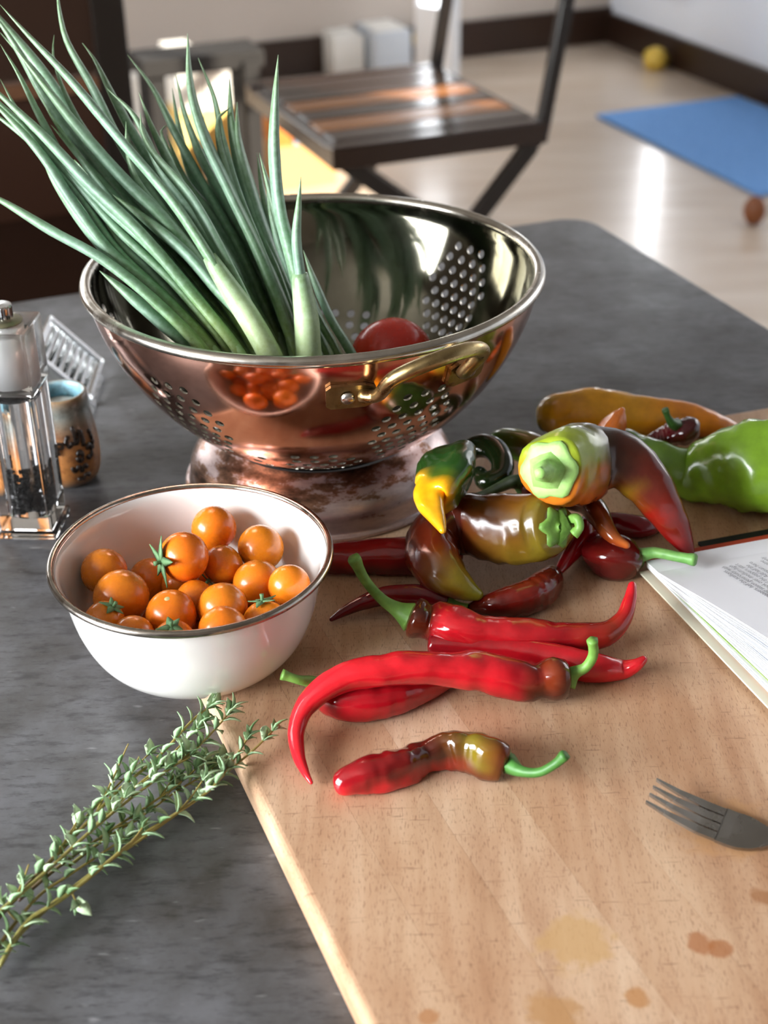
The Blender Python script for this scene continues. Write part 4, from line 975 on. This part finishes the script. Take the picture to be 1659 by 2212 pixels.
def pg_vf(s0, s1, f0, f1, zfun, th, ns=16):
    V = []; F = []
    for i in range(ns+1):
        s = s0+(s1-s0)*i/ns
        for f in (f0, f1):
            for dz in (0, th):
                p = bk0 + nd*s + fd*f; V.append(Vector((p.x, p.y, zfun(s)+dz)))
    for i in range(ns):
        a = i*4; b = a+4
        F += [(a, b, b+2, a+2), (a+1, a+3, b+3, b+1), (a, a+1, b+1, b), (a+2, b+2, b+3, a+3)]
    F += [(0, 2, 3, 1), (ns*4, ns*4+1, ns*4+3, ns*4+2)]
    return V, F
M['page'] = plain('white_paper', hx('#e4e3e8'), .7); M['page2'] = plain('page_edge', hx('#f3f4f6'), .8); M['page3'] = plain('tinted_page', hx('#cfd6e2'), .8); M['pageg'] = plain('green_page_edge', hx('#9fbf6a'), .7)
M['cover'] = plain('red_cover', hx('#b8402c'), .5); M['jacket'] = plain('cream_jacket', hx('#d9d6bf'), .5); M['ink'] = plain('grey_ink', hx('#6a6870'), .8)
mk('dust_jacket', *box_vf(bk0+nd*.119+fd*.1255+Vector((0, 0, -.0022)), nd*.119, fd*.1275, Vector((0, 0, .0006)), .0002), M['jacket'], book, False)
mk('cover', *box_vf(bk0+nd*.1125+fd*.130+Vector((0, 0, -.0004)), nd*.1235, fd*.124, Vector((0, 0, .0011)), .0003), M['cover'], book, False)
# cover turn-in strip standing along the far edge, level with the pages
NPG = 22; rb_ = random.Random(5)
HSL = .25
def hh(s): return .005 + HSL*max(0, s-.012) if s < .13 else .005+HSL*.118+.03*(s-.13)
prev = 0
for k in range(NPG):
    t0 = k/NPG; t1 = (k+1)/NPG; inset = rb_.uniform(0, .0010) + .0012*(1-t0) * (1 if k < NPG-1 else 0); wav = rb_.uniform(-.0004, .0004)
    lo = (lambda s, t0=t0, wav=wav: zc+.0009 + hh(s)*t0 + wav*math.sin(s*60))
    th = .0062/NPG*1.35
    m = M['page'] if k == NPG-1 else ([M['page2'], M['page2'], M['page3'], M['page2'], M['pageg']][0 if k > 4 and k % 5 == 4 else k % 5])
    mk('page', *pg_vf(.001, .235, inset+.001, .249, lo, th), m, book, False)
ztop = lambda s: zc+.0009 + hh(s)*(NPG-1)/NPG + .0062/NPG*1.35
TXT = ['of the peppers, half the scallions,', 'flakes and season generously with', 'Cook over medium-high', 'until the peppers start', 'Add half the', 'parmesan here.', 'time', 'only']
# the printed page: end of each line lies towards the far left corner
t_end = [(1567, 1232), (1566, 1222), (1581, 1220), (1594, 1217), (1617, 1220), (1622, 1212), (1648, 1210), (1650, 1202)]
for k, tx in enumerate(TXT):
    x, y = t_end[k]; pe = P(x, y, zc+.012)
    s = (pe-bk0).dot(nd); pe = P(x, y, ztop(s)); s = (pe-bk0).dot(nd); f = (pe-bk0).dot(fd)
    slope = HSL*(NPG-1)/NPG; X = (-nd - Vector((0, 0, slope))).normalized(); Yv = -fd; Zv = X.cross(Yv)
    cu = bpy.data.curves.new('text_line', 'FONT'); cu.body = tx; cu.size = .0047; cu.align_x = 'RIGHT'; cu.resolution_u = 2; cu.materials.append(M['ink']); cu.fill_mode = 'FRONT'
    o = text_mesh('text_line', cu, book)
    pp = Vector((pe.x, pe.y, ztop(s)+.00025)) - ORIG[book.name]
    o.matrix_local = Matrix(((X.x, Yv.x, Zv.x, pp.x), (X.y, Yv.y, Zv.y, pp.y), (X.z, Yv.z, Zv.z, pp.z), (0, 0, 0, 1)))
# black slab under the far side of the book
bs = P(1507, 1165, ZB+.0026)
n0 = (bs-bk0).dot(nd); f0 = (bs-bk0).dot(fd)
bl = thing('black_slab', 'thin black slab sticking out from under the far side of the cookbook', 'slab', Vector((bs.x, bs.y, ZB)))
mk('slab_body', *box_vf(bk0 + nd*(n0+.05) + fd*(f0+.10) + Vector((0, 0, ZB+.0014-zc)), nd*.05, fd*.10, Vector((0, 0, .0012)), .0005), plain('matt_black', hx('#0b0b0c'), .6), bl, False)
# ================================================================== FORK
ft0 = P(1406, 1716, ZB+.009); fn0 = P(1662, 1812, ZB+.003)
fe = (fn0-ft0); fe.z = 0; FLN = fe.length; fe.normalize(); fwv = Vector((-fe.y, fe.x, 0))
fork = thing('dinner_fork', 'steel four-tined fork lying on the cutting board', 'fork', Vector((fn0.x, fn0.y, ZB)))
def fz(s):
    t = s/FLN
    return ZB + float(np.interp(t, [0, .2, .45, .7, .9, 1.0, 1.3, 2.0, 3.0], [.0105, .0065, .003, .0012, .0012, .002, .005, .009, .007]))
def fpt(s, w, h=0, bow=0): 
    p = ft0 + fe*s + fwv*w; return Vector((p.x, p.y, fz(s)+h))
def strip_vf(prof, th=.0016, ns=18):
    """prof(s01) -> (s, w_left, w_right)"""
    V = []; F = []
    for i in range(ns+1):
        s, a, b = prof(i/ns)
        for (w, h) in ((a, 0), (b, 0), (b, th), (a, th)): V.append(fpt(s, w, h))
    for i in range(ns):
        for q in range(4): F.append((i*4+q, i*4+(q+1) % 4, (i+1)*4+(q+1) % 4, (i+1)*4+q))
    F += [(3, 2, 1, 0), tuple(ns*4+q for q in range(4))]; return V, F
HWD = .0118; SLT = FLN*.60
for k in range(4):
    wc = (-1.5+k)*(2*HWD/4*1.02)
    tilt = (-.0035, -.0012, .0012, .0035)[k]*0
    mk('tine', *strip_vf(lambda t, wc=wc: ((SLT+.0006)*t, wc*(.98+.02*t)-(.0006+.0020*min(1, t*1.5)), wc*(.98+.02*t)+(.0006+.0020*min(1, t*1.5)))), M['steel'], fork, False)
def headp(t):
    s = SLT+(FLN-SLT)*1.12*t; w = HWD*1.02 if t < .35 else HWD*(1.02-.70*(((t-.35)/.65)**1.7)); return s, -w, w
mk('head', *strip_vf(headp), M['steel'], fork, False)
mk('handle', *strip_vf(lambda t: (FLN*1.06+.13*t, -(.0034+.004*t), .0034+.004*t), .0024), M['steel'], fork, False)

# ================================================================== PEPPER MILL
c_lf, c_rf, c_rb = P(1, 1170), P(109, 1172), P(149, 1103)
mc = (c_lf+c_rb)/2; mx = (c_rf-c_lf).normalized(); my = Vector((-mx.y, mx.x, 0)); mh = .0198
mill = thing('pepper_mill', 'clear acrylic square pepper mill with a chrome knob at the left edge', 'pepper mill', mc)
def frustum_vf(z0, z1, h0, h1, bev):
    bm = bmesh.new(); vs = [bm.verts.new(mc + mx*(sx*h) + my*(sy*h) + Vector((0, 0, z))) for (z, h) in ((z0, h0), (z1, h1)) for sy in (-1, 1) for sx in (-1, 1)]
    for f in [(0, 2, 3, 1), (4, 5, 7, 6), (0, 1, 5, 4), (2, 6, 7, 3), (0, 4, 6, 2), (1, 3, 7, 5)]: bm.faces.new([vs[i] for i in f])
    bmesh.ops.recalc_face_normals(bm, faces=bm.faces[:]); bmesh.ops.bevel(bm, geom=bm.edges[:], offset=bev, segments=2, profile=.6, affect='EDGES')
    bm.verts.index_update(); V = [v.co.copy() for v in bm.verts]; F = [tuple(v.index for v in f.verts) for f in bm.faces]; bm.free(); return V, F
def cavity(z0, z1, r0, r1):
    V, F = lathe_vf([(.0001, z0), (r0, z0), (r1, z1), (.0001, z1)], mc, 32); return V, F
ZM = .150
mk('body', *join(frustum_vf(.006, ZM*.70, .0178, .0182, .002), cavity(.014, ZM*.66, .0115, .0115)), M['acrylic'], mill, False)
mk('base', *frustum_vf(0.0003, .0058, mh, mh, .0015), M['acrylic'], mill, False)
mk('top_block', *frustum_vf(ZM*.705, ZM, mh*.97, mh*.97, .002), M['acrylic'], mill, False)
mk('inner_cylinder', *lathe_vf([(.0001, ZM*.725), (.0128, ZM*.725), (.0128, ZM*.955), (.0001, ZM*.955)], mc, 40), plain('satin_white_metal', hx('#ececea'), .35, .15), mill)
mk('top_plate', *lathe_vf([(.0001, ZM+.0003), (.0125, ZM+.0003), (.0125, ZM+.0012), (.0001, ZM+.0014)], mc, 40), m_metal('dull_plate', hx('#8f8a70'), .4, 60), mill)
kp = [(.0001, ZM+.001), (.0062, ZM+.001), (.0062, ZM+.003), (.0072, ZM+.0032), (.0074, ZM+.0105), (.0068, ZM+.0118), (.0001, ZM+.012)]
V, F = lathe_vf(kp, mc, 48)
for i, v in enumerate(V):
    row = i//48
    if row in (3, 4) and i % 2: d = (v-mc); d.z = 0; v -= d*.05
mk('knob', V, F, M['chrome'], mill, False)
rp = random.Random(3); vfs = []
for k in range(150):
    a = rp.uniform(0, 2*PI); rr = .0088*math.sqrt(rp.random()); z = .0168+rp.random()*.034*(1-.4*(rr/.0088)*rp.random())
    vfs.append(sphere_vf(mc+Vector((rr*math.cos(a), rr*math.sin(a), z)), rp.uniform(.0018, .0024), 7, 5, 1, 0))
pc = mk('peppercorns', *join(*vfs), plain('black_pepper', hx('#2b2a2a'), .8), mill); pc['kind'] = 'stuff'

# ================================================================== SALT CELLAR
sc_ = Vector((-.2268, .9135, 0))
def m_jar():
    t = NT('glazed_pottery'); v = t.coord('Object'); at = t.n('ShaderNodeAttribute', attribute_name='Col')
    n1 = t.noise(v, 120, 5, .7); t.base(t.mix(.6, at.outputs['Color'], t.ramp(n1, [(.35, hx('#8a5a3a')), (.55, (1, 1, 1))]), 'MULTIPLY')); t.set(Roughness=.3, Coat_Weight=.4); t.bump(n1, .2, .001); return t.m
cel = thing('salt_cellar', 'small pottery jar of salt, blue glazed inside, behind the pepper mill', 'jar', sc_)
jp = [(.0001, 0), (.016, 0), (.0200, .003), (.0226, .010), (.0235, .022), (.0228, .036), (.0208, .050), (.0192, .058), (.0196, .064), (.0192, .0685), (.0178, .070), (.0164, .0688), (.0158, .064), (.0160, .056), (.0175, .046), (.018, .030), (.016, .012), (.0001, .010)]
jc = [hx('#6d5a48')]*3+[hx('#a8703e'), hx('#b87a42'), hx('#b07440'), hx('#8a7a68'), hx('#7f8580'), hx('#8a8478'), hx('#9a7c58'), hx('#a98a64')]+[hx('#9cc6d2'), hx('#8fbccb'), hx('#7fb0bf'), hx('#5f8a88'), hx('#4f7a78'), hx('#4f7a78'), hx('#4f7a78')]
jcr = cr([(r, z, 0) for r, z in jp], 70)[:, :2]
V, F = lathe_vf([(max(a, .0001), b) for a, b in jcr], sc_, 56)
ci = np.linspace(0, len(jc)-1, 70); cs = []
for i in range(len(V)):
    r_ = i//56; x = ci[r_]; 
    d = np.r_[0, np.cumsum(np.linalg.norm(np.diff(np.array(jp), axis=0), axis=1))]; s = d[-1]*r_/69; j = float(np.interp(s, d, range(len(jp)))); a = int(j); cs.append(lerp3(jc[a], jc[min(a+1, len(jc)-1)], j-a))
mk('jar', V, F, m_jar(), cel, cols=cs)
salt = mk('salt', *lathe_vf([(.0001, .0605), (.008, .0600), (.0156, .0580), (.0156, .0560), (.0001, .0560)], sc_, 30), plain('coarse_salt', hx('#e6d8cc'), .8), cel); salt['kind'] = 'stuff'
# painted lettering on the jar
M['glaze'] = plain('dark_glaze', hx('#1c100a'), .35)
def jar_pt(ang, z):
    a = math.radians(ang); r_ = float(np.interp(z, [p[1] for p in jp[1:9]], [p[0] for p in jp[1:9]])); return sc_ + Vector((r_*math.cos(a), r_*math.sin(a), z))
for path in ([(-62, .050), (-58, .044), (-60, .037), (-52, .040), (-48, .046), (-44, .040), (-46, .034)], [(-70, .044), (-76, .040), (-70, .036), (-64, .039)], [(-40, .030), (-34, .034), (-30, .028), (-36, .023), (-42, .026)], [(-72, .020), (-66, .016), (-60, .020), (-55, .015), (-50, .020), (-44, .017)], [(-60, .028), (-54, .031), (-50, .026), (-56, .023), (-60, .027)], [(-64, .010), (-54, .009), (-46, .012), (-40, .010)], [(-28, .044), (-24, .036), (-27, .029)]):
    mk('painted_stroke', *tube_vf(cr([tuple(jar_pt(*q)) for q in path], 18), [.0011+.0008*abs(math.sin(k*.7)) for k in range(18)], 6), M['glaze'], cel)
for (ch, ang, z, sz, rot_) in (('P', -86, .031, .0135, .1),):
    a = math.radians(ang); r_ = float(np.interp(z+.003, [p[1] for p in jp[1:9]], [p[0] for p in jp[1:9]]))+.0012
    cu = bpy.data.curves.new('painted_mark', 'FONT'); cu.body = ch; cu.size = sz; cu.align_x = 'CENTER'; cu.extrude = .0005; cu.offset = .0004; cu.resolution_u = 2; cu.materials.append(M['glaze'])
    o = text_mesh('painted_mark', cu, cel)
    nrm = Vector((math.cos(a), math.sin(a), 0)); xx = Vector((-math.sin(a), math.cos(a), 0)); zz = Vector((0, 0, 1)); xr = xx*math.cos(rot_)+zz*math.sin(rot_); zr = zz*math.cos(rot_)-xx*math.sin(rot_)
    pp = nrm*r_ + Vector((0, 0, z))
    o.matrix_local = Matrix(((xr.x, zr.x, nrm.x, pp.x), (xr.y, zr.y, nrm.y, pp.y), (xr.z, zr.z, nrm.z, pp.z), (0, 0, 0, 1)))

# ================================================================== CLEAR PLASTIC TRAY
ka, kb, kc = PY(104, 684, 1.075), P(219, 782, .006), P(192, 868, .006)
kc2 = kc; e1 = (kb-ka); e2 = (kc-kb); nrm = e1.cross(e2).normalized()
if nrm.z < 0: nrm = -nrm
kd = ka+e2
box_t = thing('plastic_punnet', 'clear ribbed plastic punnet leaning behind the salt jar', 'punnet', Vector(((ka.x+kc.x)/2, (ka.y+kc.y)/2, 0)))
def quadslab(p0, a, b, n, th): return box_vf(p0+a*.5+b*.5+n*(th*.5), a*.5, b*.5, n*(th*.5))
mk('panel', *join(*[quadslab(ka+e1*(i/9+.012)+e2*.08, e1*.085, e2*.84, nrm, .0006) for i in range(9)]), M['plastic'], box_t, False)
th = .0022
mk('flange', *join(quadslab(ka, e1, e2*.08, nrm, .003), quadslab(ka+e2*.92, e1, e2*.08, nrm, .003), quadslab(ka, e1*.05, e2, nrm, .003), quadslab(ka+e1*.95, e1*.05, e2, nrm, .003)), M['plastic'], box_t, False)
for i in range(7):
    mk('rib', *tube_vf([ka+e1*(.14+.12*i)+e2*.15+nrm*.001, ka+e1*(.15+.12*i)+e2*.5+nrm*.003, ka+e1*(.14+.12*i)+e2*.85+nrm*.001], [.0012]*3, 8), M['plastic'], box_t)
mk('tab', *join(quadslab(kb+e2*.9, e1.normalized()*.007, e2.normalized()*.010, nrm, .001), quadslab(kb+e2*.3, e1.normalized()*.006, e2.normalized()*.008, nrm, .001)), M['plastic'], box_t, False)
mk('side_wall', *box_vf((ka+kd)/2+Vector((0, 0, -.02))+e1*.5, e1*.5, nrm*.0004, Vector((0, 0, .012))), M['plastic'], box_t, False)

# ================================================================== ROOM FURNITURE
def bar_vf(a, b, w, h, side):
    a = Vector(a); b = Vector(b); d = (b-a); s = Vector(side); s = (s-d.normalized()*s.dot(d.normalized())).normalized(); t = d.normalized().cross(s)
    return box_vf((a+b)/2, d*.5, s*(w/2), t*(h/2), .003)
SLAT_REFL = plain('slat_reflection_tint', hx('#8a5526'), .25); DKG_ = plain('dark_gloss_wood', hx('#22140d'), .14)
def plane_v(x, y, v): return PPL(x, y, VA, v)
vN, vF = 2.55, 3.08
p_top = plane_v(1222, 10, vN); p_seat = plane_v(1168, 290, vN); l1 = plane_v(1148, 312, vN); l2 = plane_v(1055, 435, vN)
dirn = (l2-l1); foot1 = l1 + dirn*((FLOOR+.004-l1.z)/dirn.z)
m1 = plane_v(735, 345, vN); m2 = plane_v(832, 412, vN); dn2 = (m2-m1); foot2 = m1 + dn2*((FLOOR+.004-m1.z)/dn2.z)
ptop2 = p_top + (p_top-p_seat)*1.3
seat_z = (plane_v(900, 320, vN)).z
ch = thing('folding_chair', 'dark wooden folding chair with a slatted seat on the pale floor', 'chair', Vector(((p_seat.x+m1.x)/2, (p_seat.y+m1.y)/2, FLOOR)))
offv = VA*(vF-vN)
for k, off in enumerate((Vector((0, 0, 0)), offv)):
    mk('back_post', *join(bar_vf(l1+off, p_seat+off, .022, .026, VA), bar_vf(p_seat+off, p_top+off, .022, .026, VA), bar_vf(p_top+off, ptop2+off, .022, .026, VA)), M['darker'], ch, False)
    mk('leg', *bar_vf(l1+off, foot1+off, .022, .034, VA), M['darker'], ch, False)
    mk('leg', *bar_vf(m1+off, foot2+off, .022, .034, VA), M['darker'], ch, False)
mk('back_rail', *bar_vf(ptop2, ptop2+offv, .10, .02, Vector((0, 0, 1))), M['darker'], ch, False)
mk('stretcher', *bar_vf(foot1+Vector((0, 0, .2))-dirn.normalized()*0, foot1+offv+Vector((0, 0, .2)), .02, .02, Vector((0, 0, 1))), M['darker'], ch, False)
su0, su1 = m1.dot(UA)-.02, p_seat.dot(UA)+.01
mk('seat_frame', *join(slab(su0, su1, vN-.015, vN+.02, seat_z-.02, seat_z+.025, .004), slab(su0, su1, vF-.02, vF+.015, seat_z-.02, seat_z+.025, .004), slab(su0, su0+.03, vN, vF, seat_z-.02, seat_z+.02, .004), slab(su1-.03, su1, vN, vF, seat_z-.02, seat_z+.02, .004)), DKG_, ch, False)
for k in range(6):
    a = vN+.03+k*(vF-vN-.06)/6
    mk('slat', *slab(su0+.02, su1-.02, a, a+(vF-vN-.06)/6-.008, seat_z+.012, seat_z+.026, .003), SLAT_REFL if k in (1, 3) else DKG_, ch, False)  # orange slats: reflections on the dark seat put into the slat colour

# tall dark chair at the left, facing the table
q = PY(272, 170, 2.45); cu1 = q.dot(UA)+.01; cv = q.dot(VA); cu0 = cu1-.50; zr = PY(150, 178, 2.45).z
ch2 = thing('panel_back_chair', 'large dark brown chair with a panelled back at the left', 'chair', uv((cu0+cu1)/2, cv-.25, FLOOR))
for a in (cu0, cu1-.055): mk('back_post', *slab(a, a+.055, cv, cv+.04, FLOOR, .45, .004), M['darker'], ch2, False)
for a in (cu0, cu1-.055): mk('leg', *slab(a, a+.05, cv-.55, cv-.50, FLOOR, -.33, .004), M['darker'], ch2, False)
mk('upper_panel', *slab(cu0+.055, cu1-.055, cv+.012, cv+.028, zr+.02, .42), M['dark'], ch2, False)
mk('cross_rail', *slab(cu0+.055, cu1-.055, cv+.0, cv+.036, zr-.012, zr+.012, .003), plain('lighter_brown_rail', hx('#5a3d2a'), .9, Specular_IOR_Level=0.1), ch2, False)  # rail in a lighter brown than the two panels
mk('lower_panel', *slab(cu0+.055, cu1-.055, cv+.012, cv+.028, -.31, zr-.013), plain('red_brown_panel', hx('#2e1a10'), .35), ch2, False)
mk('seat', *slab(cu0-.01, cu1+.01, cv-.56, cv-.002, -.33, -.295, .006), DKG_, ch2, False)
mk('apron', *slab(cu0+.03, cu1-.03, cv-.53, cv-.50, -.46, -.331), M['darker'], ch2, False)
for sgn, a in ((0, cu0+.01), (1, cu1-.05)): mk('side_rail', *slab(a, a+.04, cv-.5, cv, -.45, -.331), M['darker'], ch2, False)

# low dark stool with pale boxes behind it
def stool_leg(px, pyb): 
    p = P(px, pyb, FLOOR); return p
g1 = P(556, 425, FLOOR); g0 = P(362, 445, FLOOR)
STB = plain('matt_black_wood', hx('#120d0a'), .75)
st = thing('low_rack', 'low narrow black rack standing in front of the pale boxes', 'rack', Vector(((g0.x+g1.x)/2, (g0.y+g1.y)/2+.12, FLOOR)))
zt = PY(556, 128, g1.y).z
for g in (g0, g1, g0+VA*.10, g1+VA*.10): mk('leg', *box_vf(Vector((g.x, g.y, (FLOOR+zt)/2)), UA*.022, VA*.022, Vector((0, 0, (zt-FLOOR)/2)), .003), STB, st, False)
gm = (g0+g1)/2+VA*.05
mk('top_rail', *box_vf(Vector((gm.x, gm.y, zt+.002)), UA*((g1-g0).length/2+.04), VA*.075, Vector((0, 0, .022)), .003), STB, st, False)
def open_box(name, label, cat, px0, px1, pyb, h, dv, mat, fills, th=.008, group=None):
    a = P(px0, pyb, FLOOR+.001); L = (px1-px0)*depth(a)/FPX; c = a + UA*(L/2)
    r = thing(name, label, cat, Vector((c.x, c.y, FLOOR)) + VA*(dv/2), group)
    def sl(u0, u1, v0, v1, z0, z1): 
        return box_vf(a+UA*((u0+u1)/2)+VA*((v0+v1)/2)+Vector((0, 0, (z0+z1)/2)), UA*((u1-u0)/2), VA*((v1-v0)/2), Vector((0, 0, (z1-z0)/2)))
    for (nm, vf) in (('front_wall', sl(0, L, 0, th, 0, h)), ('rear_wall', sl(0, L, dv-th, dv, 0, h)), ('side_wall', sl(0, th, th, dv-th, 0, h)), ('side_wall', sl(L-th, L, th, dv-th, 0, h)), ('bottom', sl(th, L-th, th, dv-th, 0, th))):
        mk(nm, *vf, mat, r, False)
    n = len(fills)
    for k, (fm, fh) in enumerate(fills):
        w = (L-2*th)/n; mk('bundle', *sl(th+w*k+.003, th+w*(k+1)-.003, th+.01, dv-th-.01, th, fh), fm, r, False)
YB = plain('sunlit_yellow_card', hx('#f2cf7a'), .6); WB_ = plain('white_card', hx('#f6f4ee'), .6); TB = plain('tan_card', hx('#c99a63'), .7); BB = plain('pale_blue_card', hx('#9db6d6'), .6); OBX = plain('orange_card', hx('#c9762e'), .6)
open_box('storage_box', 'yellow box with white papers on the floor behind the low black rack', 'box', 395, 530, 372, .17, .22, YB, [(WB_, .33), (WB_, .31)])
open_box('storage_box', 'white box on the floor left of the low black rack', 'box', 308, 350, 300, .05, .18, WB_, [(WB_, .17)])
open_box('crate', 'tan crate holding orange, blue and yellow things beside the folding chair', 'crate', 598, 735, 412, .12, .5, TB, [(OBX, .20), (BB, .15), (YB, .13)])
open_box('storage_box', 'long white box on the floor behind the seat of the folding chair', 'box', 722, 792, 172, .14, .2, WB_, [(WB_, .15)])
open_box('storage_box', 'pale blue box on the floor beside the white door', 'box', 812, 895, 172, .16, .2, plain('pale_card', hx('#cfd6de'), .6), [(WB_, .165)])
# small brown ball and a white post at the right edge
bp = P(1626, 486, FLOOR); rbl = 24*depth(bp)/FPX
bo = mk('wooden_ball', *sphere_vf(bp+Vector((0, 0, rbl*1.35)), rbl, 24, 16, 1.35, .04), plain('brown_wood_ball', hx('#7a4420'), .5)); tag(bo, 'brown wooden ball on the pale floor at the right edge', 'ball')
